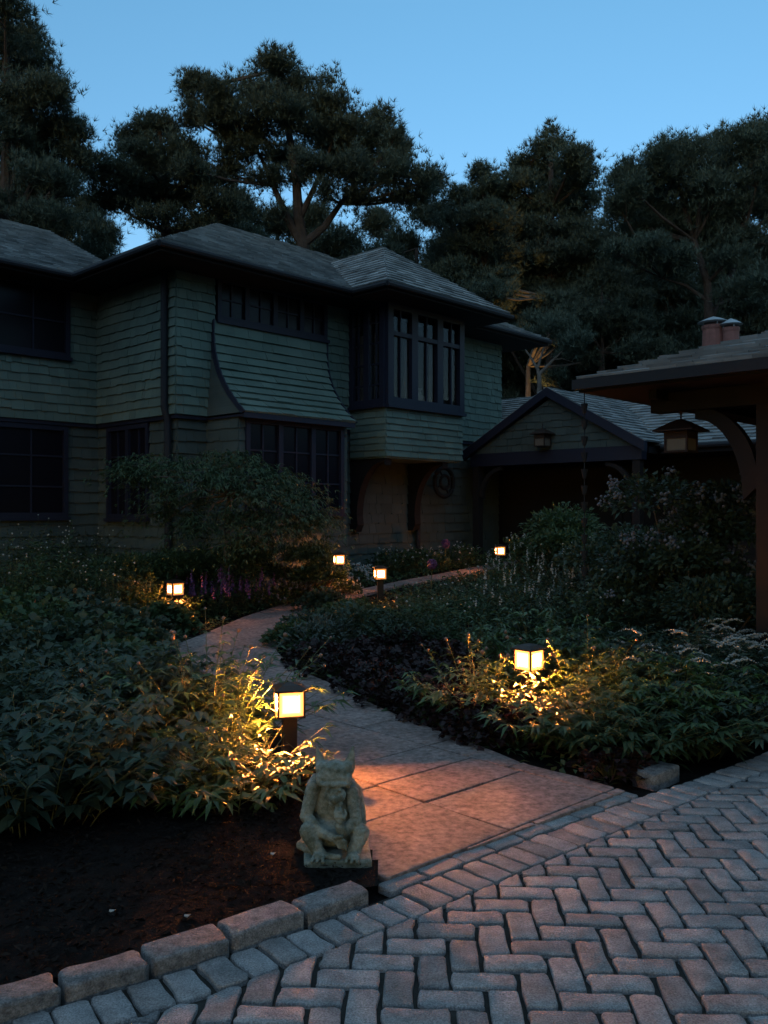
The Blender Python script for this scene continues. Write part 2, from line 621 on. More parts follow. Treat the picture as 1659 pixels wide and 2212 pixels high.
# flagstone path
def w2(x, y): return tuple(ground(x, y)[:2])
pl = [(-.02, 3.545), (-.03, 3.63), (-.10, 3.95), (-.16, 4.25), (-.30, 4.75), (-.47, 5.3), (-.66, 5.9), (-1.0, 6.8)]
pl += [w2(*q) for q in ((395, 1425), (350, 1405), (400, 1385), (440, 1370), (530, 1332), (640, 1296), (720, 1285), (860, 1256), (1060, 1218), (1120, 1208))]
pr = [w2(*q) for q in ((1135, 1215), (1060, 1230), (950, 1250), (840, 1270), (715, 1302), (650, 1332), (606, 1368), (598, 1408), (622, 1436), (720, 1480), (900, 1562), (1050, 1618), (1140, 1655), (1250, 1682))]
pr += [(1.29, 4.70)]
PATH = pl + pr
if area(PATH) < 0: PATH = PATH[::-1]
TH = R(43.5)
A1, A2 = np.array([math.cos(TH + 0.0), math.sin(TH)]), np.array([-math.sin(TH), math.cos(TH)])
mb = MB()
under = MB()
org = np.array([.01, 3.57])
def slab_grid(a0, a1, b0, b1, depth=0):
    wa, wb = a1 - a0, b1 - b0
    if depth < 8 and (wa > .95 or wb > .72):
        if wa / .95 > wb / .72:
            c = a0 + wa * rng.choice([.5, .4, .6]); slab_grid(a0, c, b0, b1, depth + 1); slab_grid(c, a1, b0, b1, depth + 1)
        else:
            c = b0 + wb * rng.choice([.5, .42, .58]); slab_grid(a0, a1, b0, c, depth + 1); slab_grid(a0, a1, c, b1, depth + 1)
        return
    j = .006
    rect = [tuple(org + A1 * a + A2 * b_) for a, b_ in ((a0 + j, b0 + j), (a1 - j, b0 + j), (a1 - j, b1 - j), (a0 + j, b1 - j))]
    p = clean_poly(clip_convex(PATH, rect), .01)
    if len(p) < 3 or abs(area(p)) < .004: return
    stone(mb, p, -.03, .012, rng, r=.012, jit=.003, inset=.006, drop=.004, tilt=.0015, zf=lambda v: gz(v[1]))
for ka in range(-3, 16):
    for kb in range(-4, 14):
        slab_grid(ka * 1.6, ka * 1.6 + 1.6, kb * 1.3, kb * 1.3 + 1.3)
o = mb.build('path', M['slab'], fix=False)
tag(o, 'winding path of large grey stone slabs', kind='structure')
for kb in range(0, 40):
    y0, y1 = 3.4 + kb * .5, 3.9 + kb * .5
    p = clip_convex(PATH, [(-12, y0), (12, y0), (12, y1), (-12, y1)])
    if len(p) > 2: under.poly([(x, y, gz(y) - .012) for x, y in p])
o = under.build('path_bed', M['sand'], fix=False)
tag(o, 'dark joints under the path slabs', kind='structure')

# ------------------------------------------------------------------ the house
D1, D2 = np.array([.688, .725]), np.array([-.725, .688])
C0 = np.array([-2.96, 12.60])
def hp(s, d, z):
    q = C0 + D1 * s + D2 * d
    return np.array([q[0], q[1], z])

def shingles(mb, poly, expo, width, thick, rng, wav=.012, base=True):
    """shingle courses over a convex planar polygon given counter-clockwise from outside"""
    P = [np.array(p, float) for p in poly]
    n = np.cross(P[1] - P[0], P[2] - P[0]); n /= np.linalg.norm(n)
    up = np.array([0, 0, 1.0]); v = up - n * np.dot(up, n); v /= np.linalg.norm(v)
    u = np.cross(v, n)
    o = P[0]
    Q = [(np.dot(p - o, u), np.dot(p - o, v)) for p in P]
    if base: mb.poly(P)
    v0, v1 = min(q[1] for q in Q), max(q[1] for q in Q)

    def span(vv):
        hit = []
        for i in range(len(Q)):
            a, b_ = Q[i], Q[(i + 1) % len(Q)]
            if (a[1] - vv) * (b_[1] - vv) <= 0 and a[1] != b_[1]:
                hit.append(a[0] + (b_[0] - a[0]) * (vv - a[1]) / (b_[1] - a[1]))
        return (min(hit), max(hit)) if len(hit) > 1 else None
    k = 0
    while v0 + k * expo < v1 - .01:
        a, b_ = v0 + k * expo, min(v0 + (k + 1) * expo + .004, v1)
        k += 1
        sa_, sb_ = span(a + 1e-4), span(b_ - 1e-4)
        if not sa_ or not sb_: continue
        x = min(sa_[0], sb_[0]) - rng.uniform(0, width)
        end = max(sa_[1], sb_[1])
        while x < end:
            w = width * rng.uniform(.6, 1.4)
            cl = lambda q, s: min(max(q, s[0]), s[1])
            xa0, xa1, xb0, xb1 = cl(x, sa_), cl(x + w, sa_), cl(x, sb_), cl(x + w, sb_)
            x += w
            if xa1 - xa0 < .004 and xb1 - xb0 < .004: continue
            dy = rng.uniform(-wav, wav) if k > 1 else 0
            th = thick * rng.uniform(.75, 1.25)
            e = .0015
            pt = lambda uu, vv, h: o + u * uu + v * vv + n * h
            q = [pt(xa0 + e, a + dy, th), pt(xa1 - e, a + dy, th), pt(xb1 - e, b_, .003), pt(xb0 + e, b_, .003),
                 pt(xa0 + e, a + dy, 0), pt(xa1 - e, a + dy, 0)]
            mb.add(q, [(0, 1, 2, 3), (4, 5, 1, 0), (4, 0, 3), (5, 2, 1)])


def rect(s0, s1, z0, z1, d):          # wall facing the front (-D2)
    return [hp(s0, d, z0), hp(s1, d, z0), hp(s1, d, z1), hp(s0, d, z1)]
def rect_side(d0, d1, z0, z1, s):     # wall facing left (-D1): seen from outside d decreases to the right
    return [hp(s, d1, z0), hp(s, d0, z0), hp(s, d0, z1), hp(s, d1, z1)]

ZB, BAND, EAVE = -.1, 2.90, 5.07
house = thing('house', 'long two storey house with green shingle walls and wide hipped roofs', 'house', (*C0, 0.3))

def window(parent, fr, a0, a1, z0, z1, lights, glass='glass', rail=None, depth=.05, name='window', mun=(0, 0), fw=.07):
    """fr(a, off, z): a along the wall, off outward. Frame is the part, panes are its sub-parts."""
    mb = MB()
    mb.box(fr, (a0, a0 + fw), (-.02, depth), (z0, z1)); mb.box(fr, (a1 - fw, a1), (-.02, depth), (z0, z1))
    mb.box(fr, (a0 + fw, a1 - fw), (-.02, depth - .003), (z1 - fw, z1)); mb.box(fr, (a0 - .02, a1 + .02), (-.02, depth + .035), (z0 - .05, z0 + .002))
    mb.box(fr, (a0 + fw, a1 - fw), (-.02, depth - .003), (z0 + .003, z0 + fw))
    wl_ = (a1 - a0) / lights
    for k in range(1, lights):
        mb.box(fr, (a0 + k * wl_ - fw * .6, a0 + k * wl_ + fw * .6), (-.02, depth - .005), (z0 + fw, z1 - fw))
    if rail:
        mb.box(fr, (a0 + fw, a1 - fw), (-.015, depth - .008), (rail, rail + .07))
    for k in range(lights):
        b0, b1 = a0 + k * wl_ + fw * .8, a0 + (k + 1) * wl_ - fw * .8
        for c in range(1, mun[0] + 1):
            x = b0 + (b1 - b0) * c / (mun[0] + 1)
            mb.box(fr, (x - .012, x + .012), (-.010, depth - .03), (z0 + fw, z1 - fw))
        for c in range(1, mun[1] + 1):
            z = z0 + (z1 - z0) * c / (mun[1] + 1)
            mb.box(fr, (b0, b1), (-.012, depth - .032), (z - .012, z + .012))
    f = mb.build(name, M['trim'], parent)
    for k in range(lights):
        p = MB()
        p.box(fr, (a0 + k * wl_ + fw * .5, a0 + (k + 1) * wl_ - fw * .5), (-.008, -.002), (z0 + fw * .5, z1 - fw * .5))
        p.build('pane', M[glass], f)
    return f

front = lambda d: (lambda a, off, z: hp(a, d - off, z))
side = lambda s: (lambda a, off, z: hp(s - off, a, z))
rs = random.Random(3)
UP = .07                                # upper walls stand proud of the lower
up = MB(); lo = MB()
SE, SW_ = .138, .15
def wall_up(p): shingles(up, p, SE, SW_, .026, rs, .010)
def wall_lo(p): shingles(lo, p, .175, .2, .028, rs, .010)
# centre block, front, upper
wall_up(rect(-UP, .60, BAND, EAVE, -UP)); wall_up(rect(.60, 2.84, BAND, 4.30, -UP)); wall_up(rect(2.84, 7.74, BAND, EAVE, -UP))
# centre block, left side, upper
wall_up(rect_side(-UP, 2.24 - UP, BAND, EAVE, -UP))
# left wing, upper
wall_up(rect(-4, -.54, BAND, 3.87, 2.24 - UP)); wall_up(rect(-.54, -UP, BAND, EAVE, 2.24 - UP))
# lower walls
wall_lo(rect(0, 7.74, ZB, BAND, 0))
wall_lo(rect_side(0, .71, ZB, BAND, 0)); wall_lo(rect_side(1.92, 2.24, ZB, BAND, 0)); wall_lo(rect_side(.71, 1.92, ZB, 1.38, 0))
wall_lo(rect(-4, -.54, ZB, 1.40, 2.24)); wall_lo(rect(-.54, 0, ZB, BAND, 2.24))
w_up = up.build('upper_wall', M['siding'], house, fix=False)
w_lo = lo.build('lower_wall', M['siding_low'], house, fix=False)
bk = MB()                               # core behind the shingles and the hidden sides
bk.box(hp, (.06, 7.70), (.16, 5.0), (ZB, EAVE - .02))
bk.box(hp, (-4, .05), (2.40, 8.0), (ZB, EAVE - .02))
bk.build('back_wall', M['siding_low'], house)
# dark board closing the overhang, its colour standing in for the shadow line
bd = MB()
bd.box(hp, (-UP, 7.74), (-UP + .004, .0), (BAND - .06, BAND - .002)); bd.box(hp, (-UP + .004, 0), (.004, 2.24 - UP), (BAND - .062, BAND - .003))
bd.box(hp, (-4, -UP), (2.24 - UP + .004, 2.24), (BAND - .061, BAND - .002))
bd.build('band_shadow_board', M['trim'], house)
window(house, front(2.24 - UP - .0), -4, -.54, 3.89, 4.98, 3, mun=(1, 1))
window(house, front(2.24), -4, -.54, 1.42, BAND - .07, 3, mun=(1, 2))
window(house, side(0), .71, 1.92, 1.40, BAND - .07, 2, mun=(1, 2))
window(house, front(-UP), .62, 2.82, 4.34, 4.98, 4, mun=(1, 1))
# the corner downpipe
dp = MB(); dp.tube([hp(-.14, .12, 4.95), hp(-.14, .12, 3.0), hp(-.10, .10, 2.8), hp(-.09, .09, .0)], .05, 10)
dp.build('downpipe', M['gutter'], house); dp = MB()
dp.tube([hp(5.12, -.12, 2.38), hp(5.12, -.10, 2.1), hp(5.12, -.09, .1)], .045, 10)
dp.build('downpipe', M['gutter'], house)

# curved skirt roof over the ground floor box window
fl = MB()
prof = []
for k in range(12):
    t = k / 11
    prof.append((-UP - .03 - .86 * t ** 1.9, 4.32 - (4.32 - BAND) * (t ** .82)))
sl = lambda t: .55 - .10 * t
sr = lambda t: 2.82 - .17 * t
for k in range(11):
    t0, t1 = k / 11, (k + 1) / 11
    (da, za), (db, zb_) = prof[k], prof[k + 1]
    shingles(fl, [hp(sl(t1), db, zb_), hp(sr(t1), db, zb_), hp(sr(t0), da, za), hp(sl(t0), da, za)], 5.0, .30, .034, rs, .010)
fo = fl.build('skirt_roof', M['siding'], house, fix=False)
fe = MB(); sdp = MB()
for sd, sg in ((sl, -1), (sr, 1)):
    for k in range(11):
        (da, za), (db, zb_) = prof[k], prof[k + 1]
        s0, s1 = sd(k / 11), sd((k + 1) / 11)
        if k == 0: sdp = MB()
        sdp.poly([hp(s0, da - .005, za), hp(s1, db - .005, zb_), hp(s1, 0, zb_), hp(s0, 0, za)])
        fe.prism([hp(s0 + sg * .012, da - .03, za + .015), hp(s1 + sg * .012, db - .03, zb_ + .01), hp(s1 + sg * .012, min(db + .05, -.07), zb_ - .02), hp(s0 + sg * .012, min(da + .05, -.07), za - .02)], np.append(-D1 * .024 * sg, 0))
        if k == 10: sdp.build('skirt_side', M['siding_low'], fo)
fe.box(hp, (.46, 2.64), (-.955, -.915), (BAND - .075, BAND + .006)); fe.box(hp, (.46, 2.64), (-.914, -.0), (BAND - .055, BAND - .025))
fe.build('skirt_trim', M['trim'], fo)
# ground floor box window
bx = MB()
for a, b_ in ((.50, .60), (2.52, 2.62)):
    shingles(bx, rect(a, b_, ZB, BAND - .05, -.78), .175, .2, .02, rs)
shingles(bx, rect(.60, 2.52, ZB, 1.46, -.78), .175, .2, .02, rs)
shingles(bx, rect_side(-.78, 0, ZB, BAND - .05, .50), .175, .2, .02, rs)
bx.box(hp, (2.58, 2.618), (-.775, 0), (ZB, BAND - .06))
bw = bx.build('box_window', M['siding_low'], house, fix=False)
window(bw, front(-.78), .60, 2.52, 1.48, BAND - .06, 3, name='window_frame', mun=(1, 2))

# upper bay on brackets
S0, S1, DB, ZB0, ZB1 = 3.395, 5.40, -.90, 2.42, 3.22
by = MB()
shingles(by, rect(S0, S1, ZB0, ZB1, DB), .108, .22, .026, rs, .005)
shingles(by, rect_side(DB, -UP, ZB0, ZB1, S0), .108, .22, .020, rs, .006)
by.box(hp, (S0 + .01, S1 - .002), (DB + .01, -.0), (ZB0 - .03, ZB0 + .0))
bay = by.build('bay_window', M['siding'], house, fix=False)
window(bay, front(DB), S0, S1, ZB1 + .05, 4.98, 3, 'clear', 4.42, .06, 'window_frame', (1, 0), .13)
window(bay, side(S0), DB, -UP, ZB1 + .05, 4.98, 2, 'clear', None, .05, 'window_frame', (1, 4), .10)
rm = MB(); rm.box(hp, (S0 + .12, S1 - .1), (DB + .12, -.1), (ZB1 - .02, ZB1 + .02)); rm.box(hp, (S0 + .05, S1), (-.11, -.09), (ZB1, 4.98)); rm.box(hp, (S1 - .04, S1 - .01), (DB + .03, -.1), (ZB1, 4.98))
rm.build('bay_floor', M['room'], bay)
cu = MB()
for a0, a1, d0, d1 in ((S0 + .13, S0 + .16, -.42, -.14), (S0 + .13, S0 + .16, -.56, -.52), (S0 + 1.27, S0 + 1.33, DB + .12, DB + .15), (S0 + .62, S0 + .66, DB + .12, DB + .15), (S0 + 1.86, S0 + 1.90, DB + .12, DB + .15)):
    cu.box(hp, (a0, a1), (d0, d1), (ZB1 + .05, 4.5))
cu.build('curtain', M['curtain'], bay)
# something pale stands on the sill inside the bay
vs = MB(); c = hp(S0 + 1.05, DB + .22, ZB1 + .03)
vs.lathe(c, [(.07, 0), (.12, .03), (.14, .16), (.12, .26), (.06, .30), (.05, .36), (.08, .40)], 14)
t = tag(vs.build('vase', M['curtain'], None, smooth=True), 'pale vase standing on the sill inside the upper bay window', 'vase')
vs = MB(); c = hp(S0 + .30, DB + .42, ZB1 + .03)
vs.lathe(c, [(.05, 0), (.06, .03), (.015, .06), (.015, .2), (.09, .21), (.06, .36)], 14)
tag(vs.build('table_lamp', M['curtain'], None), 'small unlit lamp behind the narrow side panes of the upper bay', 'lamp')

for s in (3.5, 4.98):
    br = MB()
    prof_ = []
    for k in range(13):
        a = math.pi / 2 * k / 12
        prof_.append((-.80 + .62 * math.sin(a), 2.34 - .90 * (1 - math.cos(a))))
    out = [(-.002, 2.38), (-.84, 2.38), (-.84, 2.28)] + prof_ + [(-.20, 1.28), (-.14, 1.16), (-.002, 1.16)]
    br.prism([hp(s - .06, d, z) for d, z in out], np.append(D1 * .15, 0))
    br.build('bracket', M['darkwood'], house)

# roofs
def roof_plane(mb, pts): shingles(mb, pts, .14, .2, .026, rs, .010)
def quad_eave(mb, s0, s1, d0, d1, z, th=.13):
    mb.box(hp, (s0 + .015, s1 - .015), (d0 + .015, d1 - .015), (z - th, z - .012))
rf = MB()
r0, r1, e0, e1, hw = -.75, 8.49, -.75, 5.77, 3.26
ZR = 6.78
pa, pb = hp(r0 + hw, e0 + hw, ZR), hp(r1 - hw, e0 + hw, ZR)
roof_plane(rf, [hp(r0, e0, EAVE), hp(r1, e0, EAVE), pb, pa])
roof_plane(rf, [hp(r0, e1, EAVE), hp(r0, e0, EAVE), pa])
roof_plane(rf, [hp(r1, e0, EAVE), hp(r1, e1, EAVE), pb])
roof_plane(rf, [hp(r1, e1, EAVE), hp(r0, e1, EAVE), pa, pb])
# left wing roof
lw0 = 1.60
roof_plane(rf, [hp(-5, lw0, EAVE), hp(.6, lw0, EAVE), hp(.6, 5.16, ZR), hp(-5, 5.16, ZR)])
roof_plane(rf, [hp(.6, 8.7, EAVE), hp(-5, 8.7, EAVE), hp(-5, 5.16, ZR), hp(.6, 5.16, ZR)])
# bay roof
b0, b1, be, ba = 2.775, 6.02, -1.52, 6.27
bs = (b0 + b1) / 2; bh = bs - b0
zE = EAVE + .012
roof_plane(rf, [hp(b0, be, zE), hp(b1, be, zE), hp(bs, be + bh, ba)])
roof_plane(rf, [hp(b0, -.75, zE), hp(b0, be, zE), hp(bs, be + bh, ba), hp(bs, 1.58, ba)])
roof_plane(rf, [hp(b1, be, zE), hp(b1, -.75, zE), hp(bs, 1.58, ba), hp(bs, be + bh, ba)])
ro = rf.build('roof', M['roof'], house, fix=False)
sf = MB()
quad_eave(sf, r0, r1, e0, e1, EAVE)
sf.box(hp, (-5, -.74), (lw0 + .015, 8.6), (EAVE - .128, EAVE - .014))
sf.box(hp, (b0 + .015, b1 - .015), (be + .015, -.73), (EAVE - .126, EAVE - .004))
sf.build('soffit', M['soffit'], ro)
gt = MB()
def gut(a, b_): gt.tube([a, b_], .045, 8)
gut(hp(r0 - .03, e0 - .03, EAVE - .05), hp(b0, e0 - .03, EAVE - .05)); gut(hp(b1, e0 - .03, EAVE - .05), hp(r1, e0 - .03, EAVE - .05))
gut(hp(r0 - .03, e0 - .03, EAVE - .05), hp(r0 - .03, lw0, EAVE - .05)); gut(hp(r0 - .03, lw0 - .03, EAVE - .05), hp(-5, lw0 - .03, EAVE - .05))
gut(hp(b0 - .03, be - .03, EAVE - .05), hp(b1 + .03, be - .03, EAVE - .05)); gut(hp(b0 - .03, be - .03, EAVE - .05), hp(b0 - .03, -.74, EAVE - .05))
gt.build('gutter', M['gutter'], ro)

# dark ring hanging under the bay
rg = MB()
c = hp(5.62, -.30, 2.06)
for rad, th, off in ((.27, .042, 0), (.13, .028, .02)):
    rg.tube([c + rad * (math.cos(a) * np.append(D1, 0) + math.sin(a) * np.array([0, 0, 1.0])) + np.append(-D2 * off, 0) for a in np.linspace(0, 2 * math.pi, 33)], th, 8, False)
for k in range(4):
    a = k * math.pi / 2 + .5
    v = math.cos(a) * np.append(D1, 0) + math.sin(a) * np.array([0, 0, 1.0])
    rg.tube([c + v * .13, c + v * .26], .016, 6)
rg.tube([c + np.array([0, 0, .27]), c + np.array([0, 0, .40])], .008, 6)
tag(rg.build('hanging_ring', M['darkwood'], None, smooth=True), 'dark round wheel shaped ornament hanging under the bay window', 'ornament')

# ------------------------------------------------------------------ entry wing with the porch gable
GS, GD0, GD1, GZ0, GZ1 = 6.36, -.31, -3.97, 2.61, 3.62
GM = (GD0 + GD1) / 2
wing = thing('entry_wing', 'low wing with a shingled porch gable and long grey roof beside the house', 'building', tuple(hp(GS, GM, .5)))
gw = MB()
shingles(gw, [hp(GS, GD0 - .1, GZ0), hp(GS, GD1 + .1, GZ0), hp(GS, GM, GZ1 - .09)], .13, .16, .02, rs, .012)
# wavy courses are laid straight; the gable sits on a lintel beam
gw.build('gable', M['siding_low'], wing, fix=False)
rk = MB()
rise = (GZ1 - GZ0) / (GM - GD1)
for sg, dd in ((1, GD0), (-1, GD1)):
    o_ = [hp(GS - .14, dd + .06 * sg, GZ0 - .12), hp(GS - .14, GM, GZ1 - .06), hp(GS - .14, GM, GZ1 + .09), hp(GS - .14, dd + .06 * sg, GZ0 + .05)]
    rk.prism(o_, np.append(D1 * .10, 0))
rk.box(hp, (GS - .02, GS + .16), (GD1 + .05, GD0 - .05), (GZ0 - .24, GZ0 - .002))
rk.build('rake_board', M['trim'], wing)
ws, wz = .51, 4.13
W0, W1 = 6.76, 9.74
wr = MB()
roof_plane(wr, [hp(W0, -.02, GZ0), hp(W0, -12, GZ0), hp(W1, -12, wz), hp(W1, -.02, wz)])
zs = GZ0 + (7.80 - W0) * (wz - GZ0) / (W1 - W0)
roof_plane(wr, [hp(7.80, 5, zs), hp(7.80, -.02, zs), hp(W1, -.02, wz), hp(W1, 5, wz)])
roof_plane(wr, [hp(W1 * 2 - W0, -12, GZ0), hp(W1 * 2 - W0, 5, GZ0), hp(W1, 5, wz), hp(W1, -12, wz)])
sR = W0 + (GZ1 + .09 - GZ0) / (wz - GZ0) * (W1 - W0)
roof_plane(wr, [hp(GS - .12, GD1 - .06, GZ0 + .05), hp(W0 + .14, GD1 - .06, GZ0 + .05), hp(sR, GM, GZ1 + .10), hp(GS - .12, GM, GZ1 + .10)])
roof_plane(wr, [hp(W0 + .14, GD0 + .06, GZ0 + .05), hp(GS - .12, GD0 + .06, GZ0 + .05), hp(GS - .12, GM, GZ1 + .10), hp(sR, GM, GZ1 + .10)])
wro = wr.build('roof', M['roof'], wing, fix=False)
ws_ = MB()
ws_.box(hp, (W0 + .02, W1), (-12, GD1 - .07), (GZ0 - .14, GZ0 - .012)); ws_.box(hp, (GS + .17, 7.9), (GD1 + .02, GD0 - .02), (GZ0 - .13, GZ0 - .02))
ws_.build('soffit', M['soffit'], wro)
gg = MB(); gg.tube([hp(W0 - .02, GD1 - .1, GZ0 - .03), hp(W0 - .02, -12, GZ0 - .03)], .045, 8); gg.build('gutter', M['gutter'], wro)
ww = MB()
ww.box(hp, (7.9, 8.1), (-12, 5.0), (ZB, GZ0 - .02))
ww.build('wall', M['darkwood'], wing)
dr = MB(); dr.box(hp, (7.84, 7.899), (-2.75, -1.75), (.4, 2.45)); d_ = dr.build('door', M['darkwood'], wing)
dh = MB(); dh.tube([hp(7.80, -2.62, 1.35), hp(7.80, -2.62, 1.55)], .012, 6); dh.build('handle', M['bronze'], d_)
for dd, sg in ((GD0 - .16, -1), (GD1 + .16, 1)):
    po = MB(); po.box(hp, (GS - .0, GS + .14), (dd - .07, dd + .07), (.2, GZ0 - .245)); po.build('post', M['darkwood'], wing)
    bc = MB()
    arc = [(dd + sg * (.07 + .52 * (1 - math.cos(a))), GZ0 - .80 + .54 * math.sin(a)) for a in np.linspace(0, math.pi / 2, 9)]
    arc2 = [(dd + sg * (.07 + .44 * (1 - math.cos(a)) + .075), GZ0 - .86 + .535 * math.sin(a)) for a in np.linspace(0, math.pi / 2, 9)]
    bc.prism([hp(GS + .03, a, z) for a, z in arc + arc2[::-1]], np.append(D1 * .08, 0))
    bc.build('brace', M['darkwood'], wing)
# chimney
ch = hp(W1 - .5, -5.2, 0)
chp = ray(1541, 740, 19.0)
CHL = 1.62
cc = np.array([chp[0], chp[1], 3.2])
cm = MB()
fr2 = lambda a, b_, z: cc + np.array([D1[0] * a + D2[0] * b_, D1[1] * a + D2[1] * b_, z])
cm.box(fr2, (-.24, .24), (-.45, .20), (0, CHL)); cm.box(fr2, (-.28, .28), (-.49, .24), (CHL, CHL + .10))
cho = cm.build('chimney', M['pot'], wing)
for k, (dy, hh, sc) in enumerate(((.0, .60, 1.35), (-.38, .50, 1.0))):
    fp = MB(); q = fr2(.0, dy, CHL + .10)
    fp.lathe(q, [(.19 * sc, 0), (.175 * sc, .1), (.165 * sc, hh - .1), (.18 * sc, hh - .06), (.18 * sc, hh)], 14)
    fp.build('chimney_pot', M['pot'], cho, smooth=False)
    cp = MB(); cp.lathe(q, [(.20 * sc, hh + .05), (.25 * sc, hh + .07), (.12 * sc, hh + .15), (.01, hh + .20)], 14)
    for a in range(4): cp.tube([q + np.array([.16 * sc * math.cos(a * 1.57), .16 * sc * math.sin(a * 1.57), hh - .02]), q + np.array([.16 * sc * math.cos(a * 1.57), .16 * sc * math.sin(a * 1.57), hh + .07])], .012, 5)
    cp.build('chimney_cap', M['zinc'], cho)
# lantern on the gable
def square_lantern(name, label, base, w, h, cap, rz, stem_len, hookmat):
    t = thing(name, label, 'lantern', tuple(base), rz)
    hw_ = w / 2
    idf = lambda a, b_, z: np.array([a, b_, z])
    f = MB()
    f.lathe((0, 0, 0), [(cap, h), (cap, h + .012), (cap * .35, h + .012 + cap * .42), (.02, h + .02 + cap * .5)], 4, True)
    f.build('cap', M[hookmat], t, local=True)
    f = MB()
    for sx in (-1, 1):
        for sy in (-1, 1): f.box(idf, (sx * hw_ - .009, sx * hw_ + .009), (sy * hw_ - .009, sy * hw_ + .009), (0, h))
    f.box(idf, (-hw_ - .012, hw_ + .012), (-hw_ - .012, hw_ + .012), (-.018, -.001))
    f.box(idf, (-hw_ - .008, hw_ + .008), (-hw_ - .008, hw_ + .008), (h * .62, h * .999))
    f.build('frame', M[hookmat], t, local=True)
    f = MB(); f.box(idf, (-hw_ + .002, hw_ - .002), (-hw_ + .002, hw_ - .002), (.001, h * .618)); f.build('pane', M['opal'], t, local=True)
    f = MB(); z0 = h + .02 + cap * .5
    n = max(3, int(stem_len / .035))
    f.tube([(0, 0, z0 - .01), (0, 0, z0 + stem_len)], .008, 6)
    for k in range(n): f.tube([(0, .012 * math.cos(a), z0 + stem_len * (k + .5) / n + .016 * math.sin(a)) if k % 2 else (.012 * math.cos(a), 0, z0 + stem_len * (k + .5) / n + .016 * math.sin(a)) for a in np.linspace(0, 2 * math.pi, 9)], .004, 4, False)
    f.build('chain', M[hookmat], t, local=True)
    return t
lp = hp(GS - .16, GM + .05, 2.68)
square_lantern('porch_lantern', 'small unlit square lantern hanging before the porch gable', lp, .20, .20, .17, math.atan2(D1[1], D1[0]), .10, 'bronze')

# ------------------------------------------------------------------ carport at the right
K = np.array([1.74, 7.95]); KZ = 2.70
def kp(a, b_, z):      # a along D1 (away), b along -D2 (to the right)
    q = K + D1 * a - D2 * b_
    return np.array([q[0], q[1], z])
carport = thing('carport', 'open timber carport with low hipped roof at the right edge', 'carport', (*kp(3, 3, 0)[:2], 0))
LA, LB, TP = 6.4, 9.0, .345
cr = MB()
zr = KZ + TP * LA / 2
roof_plane(cr, [kp(0, 0, KZ), kp(0, LB, KZ), kp(LA / 2, LB - LA / 2, zr), kp(LA / 2, LA / 2, zr)])
roof_plane(cr, [kp(LA, 0, KZ), kp(0, 0, KZ), kp(LA / 2, LA / 2, zr)])
roof_plane(cr, [kp(LA, LB, KZ), kp(LA, 0, KZ), kp(LA / 2, LA / 2, zr), kp(LA / 2, LB - LA / 2, zr)])
roof_plane(cr, [kp(0, LB, KZ), kp(LA, LB, KZ), kp(LA / 2, LB - LA / 2, zr)])
cro = cr.build('roof', M['roof'], carport, fix=False)
cs = MB(); cs.box(kp, (.015, LA - .015), (.015, LB - .015), (KZ - .12, KZ - .012)); cs.build('soffit', M['soffit'], cro)
cg = MB(); cg.box(kp, (-.05, .012), (-.02, LB), (KZ - .10, KZ - .012)); cg.build('gutter', M['gutter'], cro)
PA = .62; PB = 1.50
def cpost(a, b_, sgn):
    p_ = MB(); p_.box(kp, (a - .10, a + .10), (b_ - .10, b_ + .10), (-.05, KZ - .30)); p_.build('post', M['redwood'], carport)
    c_ = MB()
    outer = [(b_ + sgn * (.10 + .55 * (1 - math.cos(t))), KZ - .98 + .70 * math.sin(t)) for t in np.linspace(0, math.pi / 2, 11)]
    inner = [(b_ + sgn * (.10 + .42 * (1 - math.cos(t)) + .13), KZ - 1.10 + .72 * math.sin(t)) for t in np.linspace(0, math.pi / 2, 11)]
    c_.prism([kp(a - .05, q, z) for q, z in outer + inner[::-1]], np.append(D1 * .10, 0)); c_.build('brace', M['redwood'], carport)
cpost(PA, PB, -1); cpost(LA - PA, PB, -1); cpost(PA, LB - 1, 1); cpost(LA - PA, LB - 1, 1)
cb = MB()
for a in (PA, LA - PA): cb.box(kp, (a - .09, a + .09), (.45, LB - .3), (KZ - .298, KZ - .122))
for b_ in (PB, LB - 1): cb.box(kp, (PA + .095, LA - PA - .095), (b_ - .08, b_ + .08), (KZ - .296, KZ - .124))
for k in range(8): cb.box(kp, (.3, LA - .3), (.55 + k * 1.0, .62 + k * 1.0), (KZ - .20, KZ - .121))
cb.build('beam', M['redwood'], carport)
# lantern under the carport
ln = ray(1471, 1000, 7.9)
square_lantern('hanging_lantern', 'copper lantern with wide flat cap hanging on a chain under the carport', (ln[0], ln[1], 2.05), .20, .17, .185, math.atan2(D1[1], D1[0]), .25, 'copper')
# rain chain
rc = thing('rain_chain', 'rain chain of small metal cups hanging from the carport corner', 'rain chain', (1.815, 7.97, KZ - .12))
f = MB(); f.tube([(0, 0, 0), (0, 0, -1.75)], .005, 5); f.build('chain', M['gutter'], rc, local=True)
for k in range(11):
    f = MB(); z = -.10 - .148 * k
    f.lathe((0, 0, z), [(.012, -.085), (.016, -.08), (.034, .0), (.030, .0), (.012, -.075)], 10)
    f.build('cup', M['gutter'], rc, local=True)

